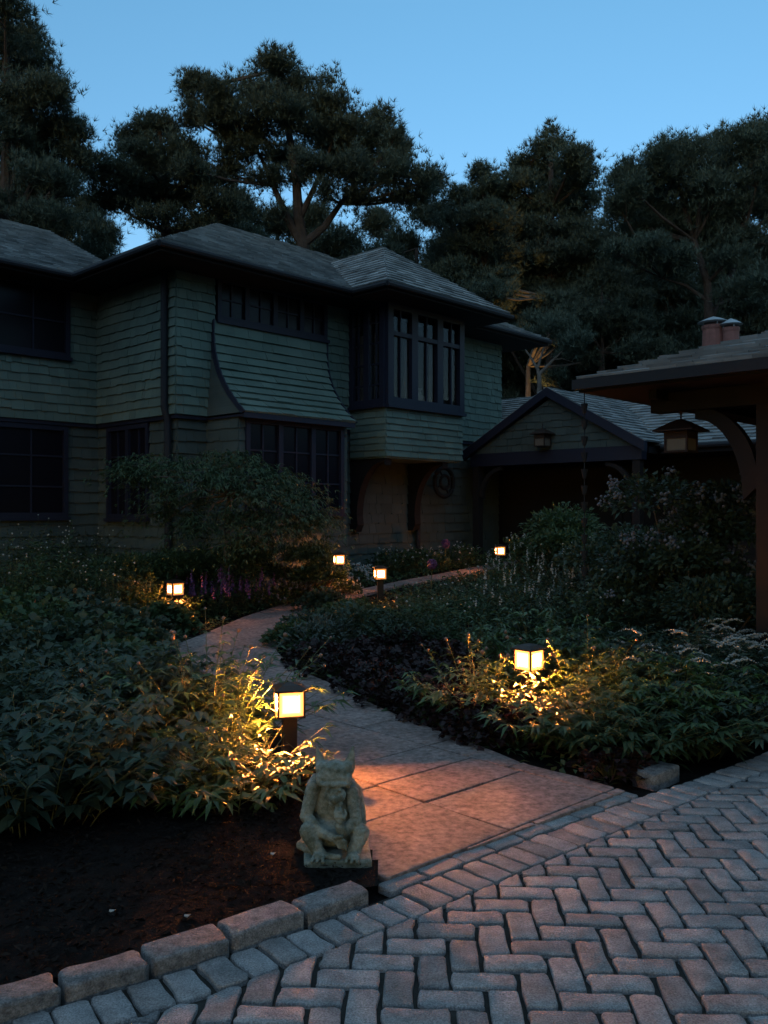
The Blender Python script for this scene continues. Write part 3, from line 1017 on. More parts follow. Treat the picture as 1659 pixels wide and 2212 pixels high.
# ------------------------------------------------------------------ path lights
def path_light(loc, label, yaw, extra=0.0):
    t = thing('path_light', label, 'path light', tuple(loc), yaw, 'path lights along the stone path')
    return t
idf = lambda a, b_, z: np.array([a, b_, z])
h0, h1, hw_ = .315, .455, .076
def build_light(t):
    f = MB(); f.box(idf, (-.04, .04), (-.04, .04), (-.15, h0 - .012)); f.build('post', M['bronze'], t, local=True)
    f = MB(); f.box(idf, (-hw_ - .006, hw_ + .006), (-hw_ - .006, hw_ + .006), (h0 - .012, h0 - .001))
    f.box(idf, (-hw_, hw_), (hw_ - .006, hw_), (h0, h1)); f.box(idf, (hw_ - .006, hw_), (-hw_ + .008, hw_ - .0061), (h0, h1))
    for sx, sy in ((-1, -1), (1, -1), (-1, 1)): f.box(idf, (sx * hw_ - .005, sx * hw_ + .005), (sy * hw_ - .005, sy * hw_ + .005), (h0, h1))
    f.build('head', M['bronze'], t, local=True)
    f = MB(); f.lathe((0, 0, 0), [(hw_ + .02, h1 + .001), (hw_ + .02, h1 + .012), (.05, h1 + .035), (.01, h1 + .045)], 4, True); f.build('cap', M['bronze'], t, local=True)
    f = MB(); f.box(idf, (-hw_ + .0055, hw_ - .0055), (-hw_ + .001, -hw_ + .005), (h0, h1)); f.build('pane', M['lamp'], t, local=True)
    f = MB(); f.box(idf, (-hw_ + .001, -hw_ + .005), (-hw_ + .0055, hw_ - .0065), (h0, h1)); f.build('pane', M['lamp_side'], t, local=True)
LIGHTS = [((-.556, 5.17, .0), 'lit path light beside the peony clump behind the stone gargoyle', R(15)),
          ((1.07, 6.5, .03), 'lit path light standing deep among lit leaves right of the path', R(42)),
          ((-2.49, 10.5, .20), 'lit path light left of the bend beside the purple flowers', R(40)),
          ((-.05, 12.0, .275), 'lit path light with its whole post showing at the path edge', R(8)),
          ((-.67, 13.25, .40), 'lit path light close to the corner of the ground floor window', R(10)),
          ((2.02, 15.3, .44), 'farthest lit path light standing before the dark porch', R(5))]
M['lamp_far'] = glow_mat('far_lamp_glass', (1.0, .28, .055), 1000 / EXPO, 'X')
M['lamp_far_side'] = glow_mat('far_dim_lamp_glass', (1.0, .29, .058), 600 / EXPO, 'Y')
first = None
for loc, lab, yaw in LIGHTS:
    if first is None:
        first = path_light(loc, lab, yaw); build_light(first)
    else:
        c = copy_tree(first); c.location = loc; c.rotation_euler = (0, 0, yaw); c['label'] = lab
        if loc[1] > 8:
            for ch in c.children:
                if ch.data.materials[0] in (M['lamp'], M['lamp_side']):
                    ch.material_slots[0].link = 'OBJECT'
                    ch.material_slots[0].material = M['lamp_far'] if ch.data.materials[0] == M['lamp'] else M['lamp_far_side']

# ------------------------------------------------------------------ stone gargoyle
def make_statue():
    """one continuous carved figure: blobs joined by a voxel remesh, then weathered"""
    from mathutils import Matrix, Euler
    t_ = bmesh.new(); bmesh.ops.create_icosphere(t_, subdivisions=2, radius=1); t_.verts.ensure_lookup_table()
    TV = np.array([v.co[:] for v in t_.verts]); TF = np.array([[v.index for v in f.verts] for f in t_.faces]); t_.free()
    t_ = bmesh.new(); bmesh.ops.create_cone(t_, cap_ends=True, segments=10, radius1=.030, radius2=.004, depth=.098)
    bmesh.ops.triangulate(t_, faces=t_.faces[:]); t_.verts.ensure_lookup_table()
    KV = np.array([v.co[:] for v in t_.verts]); KF = np.array([[v.index for v in f.verts] for f in t_.faces]); t_.free()
    SV, SF = [], []
    cnt = [0]
    def put(V, Fc):
        SV.append(V); SF.append(Fc + cnt[0]); cnt[0] += len(V)
    def blob(c, r, rot=(0, 0, 0), seg=20):
        E = np.array(Euler(rot).to_matrix())
        put((TV * np.array(r)) @ E.T + np.array(c), TF)
    def limb(pts, rad, n=7):
        P = [Vector(p) for p in pts]
        for i in range(len(P) - 1):
            for k in range(n):
                t = k / (n - 1)
                r = rad[i] + (rad[i + 1] - rad[i]) * t
                blob(P[i].lerp(P[i + 1], t), (r, r, r))
    # trunk and hunched back
    blob((-.01, .03, .17), (.108, .085, .165)); blob((-.005, .00, .075), (.125, .10, .075))
    blob((-.105, .025, .235), (.045, .07, .10), (0, .15, 0)); blob((.085, .03, .215), (.042, .07, .105), (0, -.18, 0))
    # folded wings behind the shoulders
    blob((-.118, .055, .17), (.032, .06, .14), (0, .06, 0)); blob((.108, .055, .16), (.032, .06, .13), (0, -.12, 0))
    # bowed head: broad flat skull seen from above, brow, muzzle, jaw
    blob((.006, -.03, .365), (.086, .078, .050)); blob((.006, -.055, .345), (.086, .058, .045)); blob((.006, .0, .33), (.08, .07, .06)); blob((-.058, -.03, .375), (.030, .05, .036)); blob((.070, -.03, .378), (.030, .05, .036))
    blob((.012, -.105, .322), (.070, .022, .015), (.2, 0, .05)); blob((-.055, -.07, .33), (.022, .03, .035)); blob((.072, -.07, .33), (.022, .03, .035))
    blob((.018, -.098, .272), (.052, .036, .042)); blob((.022, -.128, .262), (.030, .024, .020)); blob((.024, -.118, .238), (.036, .022, .012))
    blob((.020, -.10, .222), (.034, .026, .016)); blob((.045, -.118, .275), (.016, .015, .014)); blob((-.008, -.115, .278), (.016, .015, .014))
    for sx in (-1, 1):     # eyeballs under the brow
        blob((.015 + sx * .028, -.122, .300), (.011, .009, .009))
    for sx in (-1, 1):     # pointed ears
        put(KV @ np.array(Euler((.1, sx * .22, 0)).to_matrix()).T + np.array((.006 + sx * .076, -.02, .425 if sx < 0 else .428)), KF)
    # arms: shoulder, elbow, wrist
    limb([(-.10, -.02, .275), (-.128, -.055, .155), (-.045, -.115, .105), (.015, -.150, .095)], [.036, .030, .026, .020])
    limb([(.088, -.03, .26), (.112, -.075, .150), (.062, -.130, .115), (.040, -.150, .150)], [.034, .028, .024, .019])
    # left hand lies over the right wrist: palm, four fingers, thumb
    blob((.040, -.160, .088), (.026, .016, .022))
    for k in range(4):
        z = .100 - .012 * k
        limb([(.046, -.170, z), (.068, -.172 + .002 * k, z - .006), (.080, -.160, z - .016)], [.0085, .008, .0065], 4)
    limb([(.030, -.172, .104), (.046, -.182, .112), (.060, -.178, .110)], [.009, .008, .007], 4)
    # right hand propping the chin
    blob((.045, -.150, .175), (.018, .015, .025))
    for k in range(4):
        limb([(.030 + .011 * k, -.158, .190), (.026 + .010 * k, -.152, .212), (.026 + .009 * k, -.138, .224)], [.008, .007, .006], 4)
    limb([(.066, -.148, .180), (.074, -.140, .200), (.068, -.132, .216)], [.009, .008, .006], 4)
    # crouching legs: hip, knee, heel, and clawed feet
    limb([(-.075, .02, .07), (-.105, -.105, .105), (-.055, -.135, .028)], [.055, .044, .030])
    limb([(.075, .02, .07), (.135, -.085, .100), (.108, -.120, .028)], [.052, .042, .030])
    for fx, fy in ((-.045, -.155), (.110, -.145)):
        blob((fx, fy, .018), (.034, .042, .020))
        for k in range(3):
            limb([(fx - .022 + .022 * k, fy - .03, .017), (fx - .026 + .026 * k, fy - .062, .010)], [.011, .008], 4)
    # the tail curls round the front between the feet
    limb([(-.13, .05, .03), (-.155, -.05, .02), (-.10, -.10, .016), (.0, -.165, .016), (.05, -.175, .02)], [.022, .02, .018, .016, .012])
    SFc = np.concatenate(SF)
    o = mesh_np('gargoyle_statue', np.concatenate(SV), SFc, np.full(len(SFc), 3), None)
    md = o.modifiers.new('r', 'REMESH'); md.mode = 'VOXEL'; md.voxel_size = .0036
    sm = o.modifiers.new('s', 'SMOOTH'); sm.iterations = 3; sm.factor = .5
    dg = bpy.context.evaluated_depsgraph_get()
    m2 = bpy.data.meshes.new_from_object(o.evaluated_get(dg))
    o.modifiers.clear()
    o.data = m2
    n = len(m2.vertices)
    co = np.zeros(n * 3); no = np.zeros(n * 3)
    m2.vertices.foreach_get('co', co); m2.vertex_normals.foreach_get('vector', no)
    co = co.reshape(-1, 3); no = no.reshape(-1, 3)
    d = np.array([mnoise.noise(Vector(p) * 55) * .0030 + mnoise.noise(Vector(p) * 130) * .0016 - .004 * max(0.0, mnoise.noise(Vector(p) * 85 + Vector((7, 3, 1))) - .42) for p in co])
    m2.vertices.foreach_set('co', (co + no * d[:, None]).ravel())
    for p in m2.polygons: p.use_smooth = True
    m2.materials.clear(); m2.materials.append(M['statue'])
    return o

st = make_statue()
sp = np.array([-.215, 3.84])
st.location = (sp[0], sp[1], .040); st.rotation_euler = (0, 0, R(-6)); st.scale = (.92, .92, .94)
tag(st, 'weathered stone gargoyle with pointed ears crouching at the path corner', 'statue')
pm = MB()
stone(pm, [(sp[0] - .12, sp[1] - .19), (sp[0] + .17, sp[1] - .17), (sp[0] + .14, sp[1] + .14), (sp[0] - .15, sp[1] + .13)], -.08, .048, random.Random(5), r=.02, jit=.004, inset=.01, drop=.01)
tag(pm.build('plinth_stone', M['statue'], None, fix=False), 'flat mossy stone slab carrying the gargoyle', 'stone slab')

# ------------------------------------------------------------------ leaves, stems and plants in numpy
# the gardener keeps leaves clear of the lamp panes and of the standing post
KEEP = [((-.556, 5.17), .10, .60, .12), ((1.07, 6.5), .33, .60, .12), ((-2.49, 10.5), .48, .80, .13), ((-.05, 12.0), .30, .9, .16), ((-.67, 13.25), .68, .95, .13), ((2.02, 15.3), .74, 1.0, .14)]

def crowding(p, root):
    a = root.rotation_euler[2]
    X = p[:, 0] * math.cos(a) - p[:, 1] * math.sin(a) + root.location[0]
    Y = p[:, 0] * math.sin(a) + p[:, 1] * math.cos(a) + root.location[1]
    Z = p[:, 2] + root.location[2]
    bad = np.zeros(len(p), bool)
    for (lx, ly), z0, z1, r in KEEP:
        L = math.hypot(lx, ly); ux, uy = -lx / L, -ly / L
        t = (X - lx) * ux + (Y - ly) * uy
        d = np.abs((X - lx) * uy - (Y - ly) * ux)
        slope = (EYE - (z0 + z1) / 2) / L
        zz = Z - slope * t
        bad |= (t > -r) & (t < .12 * L + .5) & (d < r) & (zz > z0 - .02) & (zz < z1)
    return bad


class Leaves:
    """loose leaves: 5 points, 4 triangles each"""
    def __init__(self): self.v, self.n = [], 0

    def add(self, pos, dr, up, L, W, droop=.15, fold=.12):
        pos = np.asarray(pos, float); n = len(pos)
        if n == 0: return
        dr = dr / (np.linalg.norm(dr, axis=1, keepdims=True) + 1e-9)
        sd = np.cross(dr, up); sd /= (np.linalg.norm(sd, axis=1, keepdims=True) + 1e-9)
        nm = np.cross(sd, dr)
        L = np.broadcast_to(np.asarray(L, float), (n,))[:, None]; W = np.broadcast_to(np.asarray(W, float), (n,))[:, None]
        dz = np.array([[0, 0, 1.0]])
        mid = pos + dr * L * .45
        tip = pos + dr * L - dz * droop * L
        l = mid + sd * W * .5 + nm * fold * W
        r = mid - sd * W * .5 + nm * fold * W
        mid = mid - dz * droop * L * .12
        self.v.append(np.stack([pos, l, r, tip, mid], 1).reshape(-1, 3)); self.n += n

    def build(self, name, mat, parent=None):
        if not self.n:
            return None
        V = np.concatenate(self.v).reshape(-1, 5, 3)
        if parent is not None:
            V = V[~crowding(V[:, 3], parent)]; self.n = len(V)
        V = V.reshape(-1, 3)
        b_ = np.arange(self.n)[:, None] * 5
        Fc = np.concatenate([b_ + np.array([[0, 2, 4]]), b_ + np.array([[0, 4, 1]]), b_ + np.array([[4, 2, 3]]), b_ + np.array([[4, 3, 1]])], 1).reshape(-1, 3)
        return mesh_np(name, V, Fc, np.full(len(Fc), 3), mat, parent)


class Needles(Leaves):
    """one thin triangle each"""
    def add(self, pos, dr, up, L, W, droop=0, fold=0):
        n = len(pos)
        dr = dr / (np.linalg.norm(dr, axis=1, keepdims=True) + 1e-9)
        sd = np.cross(dr, up); sd /= (np.linalg.norm(sd, axis=1, keepdims=True) + 1e-9)
        L = np.broadcast_to(np.asarray(L, float), (n,))[:, None]
        self.v.append(np.stack([pos + sd * W * .5, pos - sd * W * .5, pos + dr * L], 1).reshape(-1, 3)); self.n += n

    def build(self, name, mat, parent=None):
        return mesh_np(name, np.concatenate(self.v), np.arange(self.n * 3), np.full(self.n, 3), mat, parent)


class Sticks:
    def __init__(self): self.v, self.n = [], 0

    def add(self, p0, p1, r0, r1):
        p0, p1 = np.asarray(p0, float), np.asarray(p1, float); n = len(p0)
        if n == 0: return
        t = p1 - p0; t /= (np.linalg.norm(t, axis=1, keepdims=True) + 1e-9)
        ref = np.where(np.abs(t[:, 2:3]) < .9, np.array([[0, 0, 1.0]]), np.array([[1.0, 0, 0]]))
        u = np.cross(t, ref); u /= np.linalg.norm(u, axis=1, keepdims=True); w = np.cross(t, u)
        r0 = np.broadcast_to(r0, (n,))[:, None]; r1 = np.broadcast_to(r1, (n,))[:, None]
        ring = []
        for p, r in ((p0, r0), (p1, r1)):
            for k in range(3):
                a = 2 * math.pi * k / 3
                ring.append(p + r * (math.cos(a) * u + math.sin(a) * w))
        self.v.append(np.stack(ring, 1).reshape(-1, 3)); self.n += n

    def build(self, name, mat, parent=None):
        if not self.n: return None
        V = np.concatenate(self.v)
        b_ = np.arange(self.n)[:, None] * 6
        Fc = np.concatenate([b_ + np.array([[k, (k + 1) % 3, 3 + (k + 1) % 3, 3 + k]]) for k in range(3)], 1).reshape(-1, 4)
        return mesh_np(name, V, Fc, np.full(len(Fc), 4), mat, parent)


BUDS = {}
class Balls:
    """small octahedral-ish buds and florets"""
    def __init__(self): self.v, self.n = [], 0
    T = None

    def add(self, pos, r, stretch=1.0, gid=None):
        pos = np.asarray(pos, float); n = len(pos)
        if n == 0: return
        self.gid = getattr(self, 'gid', []) + ([-1] * n if gid is None else list(gid))
        if Balls.T is None:
            bm = bmesh.new(); bmesh.ops.create_icosphere(bm, subdivisions=1, radius=1)
            bm.verts.ensure_lookup_table()
            Balls.T = (np.array([v.co[:] for v in bm.verts]), np.array([[v.index for v in f.verts] for f in bm.faces]))
            bm.free()
        self.c = getattr(self, 'c', []) + [(q, k_, stretch) for q, k_ in zip(pos, np.broadcast_to(r, (n,)))]
        r = np.broadcast_to(r, (n,))[:, None, None]
        self.v.append((pos[:, None, :] + Balls.T[0][None] * np.array([1, 1, stretch]) * r).reshape(-1, 3)); self.n += n

    def build(self, name, mat, parent=None, single=False):
        if not self.n: return None
        if single and self.n <= 100:        # each bud or button is a part of its own
            ok = ~crowding(np.array([c[0] for c in self.c]), parent)
            for (p, r, st_), k_ in zip(self.c, ok):
                if not k_: continue
                key = name + mat.name
                if key not in BUDS:
                    BUDS[key] = mesh_np(name, Balls.T[0], Balls.T[1], np.full(len(Balls.T[1]), 3), mat, parent, smooth=True); o_ = BUDS[key]
                else:
                    o_ = link(bpy.data.objects.new(name, BUDS[key].data), parent)
                o_.location = p; o_.scale = (r, r, r * st_)
            return None
        V = np.concatenate(self.v).reshape(-1, len(Balls.T[0]), 3); m_ = len(Balls.T[0])
        G = np.array(self.gid)
        if single == 'groups' and len(set(self.gid)) <= 100:      # each flower spike or head is a part of its own
            ok = ~crowding(V[:, 0], parent)
            for k_ in sorted(set(self.gid)):
                W = V[(G == k_) & ok]
                if len(W) < 4: continue
                Fc = (np.arange(len(W))[:, None, None] * m_ + Balls.T[1][None]).reshape(-1, 3)
                mesh_np(name, W.reshape(-1, 3), Fc, np.full(len(Fc), 3), mat, parent, smooth=True)
            return None
        if parent is not None:
            V = V[~crowding(V[:, 0], parent)]; self.n = len(V)
            if not self.n: return None
        V = V.reshape(-1, 3)
        Fc = (np.arange(self.n)[:, None, None] * m_ + Balls.T[1][None]).reshape(-1, 3)
        return mesh_np(name, V, Fc, np.full(len(Fc), 3), mat, parent, smooth=True)


nr = np.random.default_rng(11)
UPV = np.array([0, 0, 1.0])

def unit(n):
    v = nr.normal(size=(n, 3)); return v / np.linalg.norm(v, axis=1, keepdims=True)

def curve_stems(n, rad, h, lean, hvar=.25):
    """root, control and tip of n stems rising from a disc"""
    a = nr.uniform(0, 2 * math.pi, n); q = np.sqrt(nr.uniform(0, 1, n))
    root = np.stack([np.cos(a) * q * rad * .55, np.sin(a) * q * rad * .55, np.zeros(n)], 1)
    out = np.stack([np.cos(a), np.sin(a), np.zeros(n)], 1)
    hh = h * nr.uniform(1 - hvar, 1 + hvar * .3, n) * (1 - .28 * q ** 2)
    tip = root + out * (q * lean * rad)[:, None] + UPV * hh[:, None] + nr.normal(0, .04, (n, 3)) * h
    ctl = root + UPV * (hh * .6)[:, None] + out * (q * lean * rad * .25)[:, None]
    return root, ctl, tip

def bez(r, c, t, s):
    s = np.asarray(s)[..., None]
    return (1 - s) ** 2 * r + 2 * s * (1 - s) * c + s * s * t

def stems_to(sk, r, c, t, rad=.004, seg=4):
    for k in range(seg):
        a = bez(r, c, t, np.full(len(r), k / seg)); b_ = bez(r, c, t, np.full(len(r), (k + 1) / seg))
        sk.add(a, b_, rad * (1 - .6 * k / seg), rad * (1 - .6 * (k + 1) / seg))

def lance_plant(root, n, rad, h, nodes=7, leaflets=5, L=.11, W=.032, lean=.9, lm='peony', bud=.0, budmat='bud', petiole=.10, low=.18, stemmat='stem', droop=.3, tall=0):
    """clump of stems bearing divided leaves of narrow leaflets (peony habit)"""
    lv, sk, bl = Leaves(), Sticks(), Balls()
    r, c, t = curve_stems(n, rad, h, lean)
    stems_to(sk, r, c, t, .0045)
    for k in range(nodes):
        s = low + (1 - low) * (k + nr.uniform(0, .7, n)) / nodes
        s = np.clip(s, 0, .98)
        p = bez(r, c, t, s)
        az = nr.uniform(0, 2 * math.pi, n)
        od = np.stack([np.cos(az), np.sin(az), nr.uniform(.1, .7, n)], 1)
        od /= np.linalg.norm(od, axis=1, keepdims=True)
        pl_ = petiole * nr.uniform(.5, 1.2, n) * (1.15 - .55 * s)
        q = p + od * pl_[:, None]
        sk.add(p, q, .002, .0014)
        sd = np.cross(od, UPV); sd /= np.linalg.norm(sd, axis=1, keepdims=True)
        for m_ in range(leaflets):
            f = (m_ - (leaflets - 1) / 2) / max(1, (leaflets - 1) / 2)
            d = od * (1 - .35 * abs(f)) + sd * f * .95 + nr.normal(0, .16, (n, 3))
            d[:, 2] -= .15
            sz = nr.uniform(.7, 1.2, n) * (1.1 - .4 * s)
            lv.add(p + od * (pl_ * (1 - .28 * abs(f)))[:, None], d, np.tile(UPV, (n, 1)) + nr.normal(0, .25, (n, 3)), L * sz, W * sz, droop)
    if tall:
        r2, c2, t2 = curve_stems(tall, rad * 1.1, h * 1.28, lean * .8, .2)
        stems_to(sk, r2, c2, t2, .0042, 5)
        for k in range(7):
            s = np.clip(.45 + .08 * k + nr.uniform(-.03, .03, tall), 0, 1)
            p = bez(r2, c2, t2, s); az = nr.uniform(0, 6.28, tall)
            d = np.stack([np.cos(az), np.sin(az), nr.uniform(.2, .8, tall)], 1)
            lv.add(p, d, np.tile(UPV, (tall, 1)) + nr.normal(0, .2, (tall, 3)), L * nr.uniform(.7, 1.2, tall) * (1.25 - .5 * s), W * (1.15 - .4 * s), .4)
        r, c, t, n = np.concatenate([r, r2]), np.concatenate([c, c2]), np.concatenate([t, t2]), n + tall
    if bud > 0:
        m_ = nr.uniform(size=n) < bud
        if tall: m_[-tall:] = True
        e = t[m_] - c[m_]; e /= np.linalg.norm(e, axis=1, keepdims=True)
        tip = t[m_] + e * .07
        sk.add(t[m_], tip, .0025, .002)
        bl.add(tip, nr.uniform(.010, .016, len(tip)), 1.1)
        for k in range(4):
            az = k * 1.57 + nr.uniform(0, 1, len(tip))
            d = np.stack([np.cos(az), np.sin(az), np.full(len(tip), .25)], 1)
            lv.add(tip - e * .015, d, np.tile(UPV, (len(tip), 1)), .05, .011, .1)
    lv.build('foliage', M[lm], root); sk.build('stem', M[stemmat], root); bl.build('bud', M[budmat], root, True)

def mound_plant(root, n, rad, h, L=.07, W=.055, lm='cool', flowers=0, flmat='white_fl', flr=.012, flh=.08, droop=.2, shell=.5):
    """low dome of rounded leaves on thin stalks"""
    lv, sk, bl = Leaves(), Sticks(), Balls()
    a = nr.uniform(0, 2 * math.pi, n); q = np.sqrt(nr.uniform(0, 1, n))
    lump = 1 + .22 * np.sin(a * 3 + 1.3) + .15 * np.sin(a * 5)
    top = h * np.sqrt(np.clip(1 - q ** 2.2, .03, 1)) * (.85 + .3 * nr.uniform(size=n))
    z = top * (1 - shell * nr.uniform(size=n) ** 2)
    p = np.stack([np.cos(a) * q * rad * lump, np.sin(a) * q * rad * lump, z], 1)
    od = np.stack([np.cos(a) * q, np.sin(a) * q, .55 * np.ones(n)], 1) + nr.normal(0, .55, (n, 3))
    sz = nr.uniform(.6, 1.3, n)
    lv.add(p, od, np.tile(UPV, (n, 1)) + nr.normal(0, .4, (n, 3)), L * sz, W * sz, droop)
    k = nr.uniform(size=n) < .3
    base = p[k] * np.array([.35, .35, 0])
    sk.add(base, p[k], .0022, .0015)
    if flowers:
        i = nr.choice(n, flowers); b_ = p[i].copy(); b_[:, 2] = top[i]
        e = b_ + np.stack([nr.normal(0, .03, flowers), nr.normal(0, .03, flowers), flh * nr.uniform(.4, 1.3, flowers)], 1)
        sk.add(b_, e, .0016, .0012)
        for _ in range(4): bl.add(e + nr.normal(0, flr * .8, (flowers, 3)), flr * nr.uniform(.5, 1, flowers), 1.0, np.arange(flowers))
    lv.build('foliage', M[lm], root); sk.build('stem', M['stem'], root); bl.build('flower', M[flmat], root, 'groups')

def tall_plant(root, n, rad, h, L=.09, W=.02, per=22, lm='mid', fl=None, flmat='white_fl', flr=.010, spike=.12, lean=.7):
    """upright leafy stems, some ending in a flower spike or button"""
    lv, sk, bl = Leaves(), Sticks(), Balls()
    r, c, t = curve_stems(n, rad, h, lean, .4)
    stems_to(sk, r, c, t, .003, 3)
    s = nr.uniform(.1, 1, (per, n))
    for k in range(per):
        p = bez(r, c, t, s[k])
        az = nr.uniform(0, 2 * math.pi, n)
        d = np.stack([np.cos(az), np.sin(az), nr.uniform(.0, 1.1, n)], 1)
        sz = nr.uniform(.6, 1.2, n) * (1.2 - .5 * s[k])
        lv.add(p, d, np.tile(UPV, (n, 1)) + nr.normal(0, .3, (n, 3)), L * sz, W * sz, .2)
    if fl == 'spike':
        m_ = nr.uniform(size=n) < .6
        for k in range(9):
            bl.add(t[m_] + UPV * spike * k / 9 + nr.normal(0, .006, (m_.sum(), 3)), flr * (1.1 - k / 11), 1.0, np.arange(m_.sum()))
    elif fl == 'button':
        m_ = nr.uniform(size=n) < .35
        e = t[m_] + UPV * .06
        sk.add(t[m_], e, .0018, .0014); bl.add(e, flr * nr.uniform(.7, 1.2, m_.sum()))
    lv.build('foliage', M[lm], root); sk.build('stem', M['stem'], root); bl.build('flower_spike' if fl == 'spike' else 'flower', M[flmat], root, 'groups' if fl == 'spike' else fl == 'button')

def arch_spikes(root, n, rad, h, lm='cool', flmat='white_fl'):
    """gooseneck habit: leafy stems ending in white tapering spikes bent over sideways"""
    lv, sk, bl = Leaves(), Sticks(), Balls()
    r, c, t = curve_stems(n, rad, h, .8, .3)
    stems_to(sk, r, c, t, .003, 3)
    for k in range(16):
        s = nr.uniform(.2, 1, n); p = bez(r, c, t, s); az = nr.uniform(0, 6.28, n)
        d = np.stack([np.cos(az), np.sin(az), nr.uniform(0, .6, n)], 1)
        lv.add(p, d, np.tile(UPV, (n, 1)), .10 * nr.uniform(.6, 1.1, n), .030, .25)
    m_ = nr.uniform(size=n) < .5
    tt = t[m_]; az = nr.uniform(-.7, .7, len(tt)) + np.where(nr.uniform(size=len(tt)) < .7, 0, math.pi)
    side_ = np.stack([np.cos(az), np.sin(az), np.zeros(len(tt))], 1)
    for k in range(14):
        u = k / 13
        p = tt + side_ * (.17 * u) + UPV * (.05 * math.sin(u * 2.2) - .03 * u)
        for _ in range(2): bl.add(p + nr.normal(0, .004, (len(tt), 3)), .0095 * (1.15 - .8 * u), 1.0, np.arange(len(tt)))
    lv.build('foliage', M[lm], root); sk.build('stem', M['stem'], root); bl.build('flower_spike', M[flmat], root, 'groups')

def shrub(root, rad, h, n=5000, L=.055, W=.03, lm='cool', blooms=0, flmat='lilac_fl', lobes=9, flr=.035, side=None):
    """woody shrub: several limbs and lumpy masses of small leaves with gaps"""
    lv, bl = Leaves(), Balls()
    mb = MB()
    cs_, rr = [], []
    for k in range(lobes):
        a = nr.uniform(0, 6.28); q = nr.uniform(.15, .75)
        c = np.array([math.cos(a) * q * rad, math.sin(a) * q * rad, h * nr.uniform(.35, .8)])
        cs_.append(c); rr.append(rad * nr.uniform(.35, .55))
    gb = 0
    for c, r in zip(cs_, rr):
        m_ = n // lobes
        u = unit(m_); u[:, 2] = np.abs(u[:, 2]) * .9 - .15 * (nr.uniform(size=m_) < .3)
        q = nr.uniform(.55, 1.02, m_)[:, None]
        p = c + u * q * r * np.array([1, 1, .8])
        p[:, 2] = np.clip(p[:, 2], .02, None)
        d = u + nr.normal(0, .6, (m_, 3))
        lv.add(p, d, np.tile(UPV, (m_, 1)) + nr.normal(0, .5, (m_, 3)), L * nr.uniform(.6, 1.3, m_), W * nr.uniform(.7, 1.2, m_), .15)
        mb.tube([np.zeros(3) + np.array([c[0], c[1], 0]) * .12, c * np.array([.55, .55, .55]), c], [.022, .014, .005], 6)
        if blooms:
            u = unit(blooms * 3); u = u[(u[:, 2] > .1)][:blooms]
            if side is not None:
                u = u[(u @ np.array(side)) > .2]
            pp = c + u * r * np.array([1, 1, .82])
            for _ in range(16): bl.add(pp + nr.normal(0, flr * .62, (len(pp), 3)), flr * .30 * nr.uniform(.6, 1.2, len(pp)), 1.0, gb + np.arange(len(pp)))
            gb += len(pp)
    lv.build('foliage', M[lm], root); mb.build('branch', M['twig'], root, local=True); bl.build('flower_head', M[flmat], root, 'groups')

LIMX, LIMY = [600, 700, 760, 800, 850, 960, 1060, 1110, 1180, 1320], [1372, 1318, 1300, 1298, 1288, 1256, 1232, 1196, 1150, 1110]
def garden(name, label, cat, loc, fn, group=None, rz=None, **kw):
    xi = CX + loc[0] / loc[1] * F
    if 600 < xi < 1320 and loc[1] > 7.4 and 'h' in kw and fn in (tall_plant, mound_plant) and inside(loc[:2], BED_R):
        kw['h'] = max(.07, min(kw['h'], (EYE - (float(np.interp(xi, LIMX, LIMY)) - CY) / F * (loc[1] - .2) - loc[2]) * .92))
    t = thing(name, label, cat, tuple(loc), nr.uniform(0, 6.28) if rz is None else rz, group)
    fn(t, **kw)
    return t

def at(x, y, dz=-.02):
    p = ground(x, y); return np.array([p[0], p[1], p[2] + dz])

BED_R = [(1.3, 4.85), (.9, 4.9), w2(900, 1560), w2(720, 1480), w2(600, 1408), w2(655, 1335), w2(840, 1275), w2(1060, 1232), w2(1135, 1215), (4.5, 16), (8, 12), (5, 8), (3.3, 6.55), (1.7, 5.2)]
# ---- near left: the lit peony and its neighbours
PEO = 'peony clumps in the beds'
garden('peony', 'large peony clump with buds lit golden by the path light behind the gargoyle', 'plant', (-1.08, 5.36, -.02), lance_plant, PEO, 0, n=46, rad=.60, h=.64, nodes=7, leaflets=4, L=.145, W=.036, bud=.1, tall=18)
garden('peony', 'lower glossy peony clump whose leaves touch the gargoyle from behind', 'plant', (-.78, 4.56, -.02), lance_plant, PEO, 0, n=44, rad=.42, h=.38, nodes=7, leaflets=4, L=.13, W=.034, low=.12)
garden('peony', 'dark peony clump at the left edge beside the bare soil', 'plant', (-1.72, 4.30, -.02), lance_plant, PEO, 0, n=64, rad=.62, h=.64, nodes=8, lm='cool', W=.062, L=.13, leaflets=4, bud=.05)
garden('peony', 'shaded peony clump between the lit clump and the left edge', 'plant', (-1.62, 5.45, -.02), lance_plant, PEO, 0, n=56, rad=.55, h=.70, nodes=8, lm='cool', W=.056, L=.12, leaflets=4, bud=.1)
garden('peony', 'broad shaded peony clump at the left edge of the picture behind the dark one', 'plant', (-2.25, 5.3, -.02), lance_plant, PEO, 0, n=56, rad=.58, h=.66, nodes=8, lm='cool', W=.06, L=.125, leaflets=4)
# wine red heuchera beside the gargoyle
garden('heuchera', 'small wine red leafed plant between the gargoyle and the path light', 'plant', (-.42, 4.62, -.01), mound_plant, None, 0, n=90, rad=.16, h=.20, L=.07, W=.06, lm='wine')
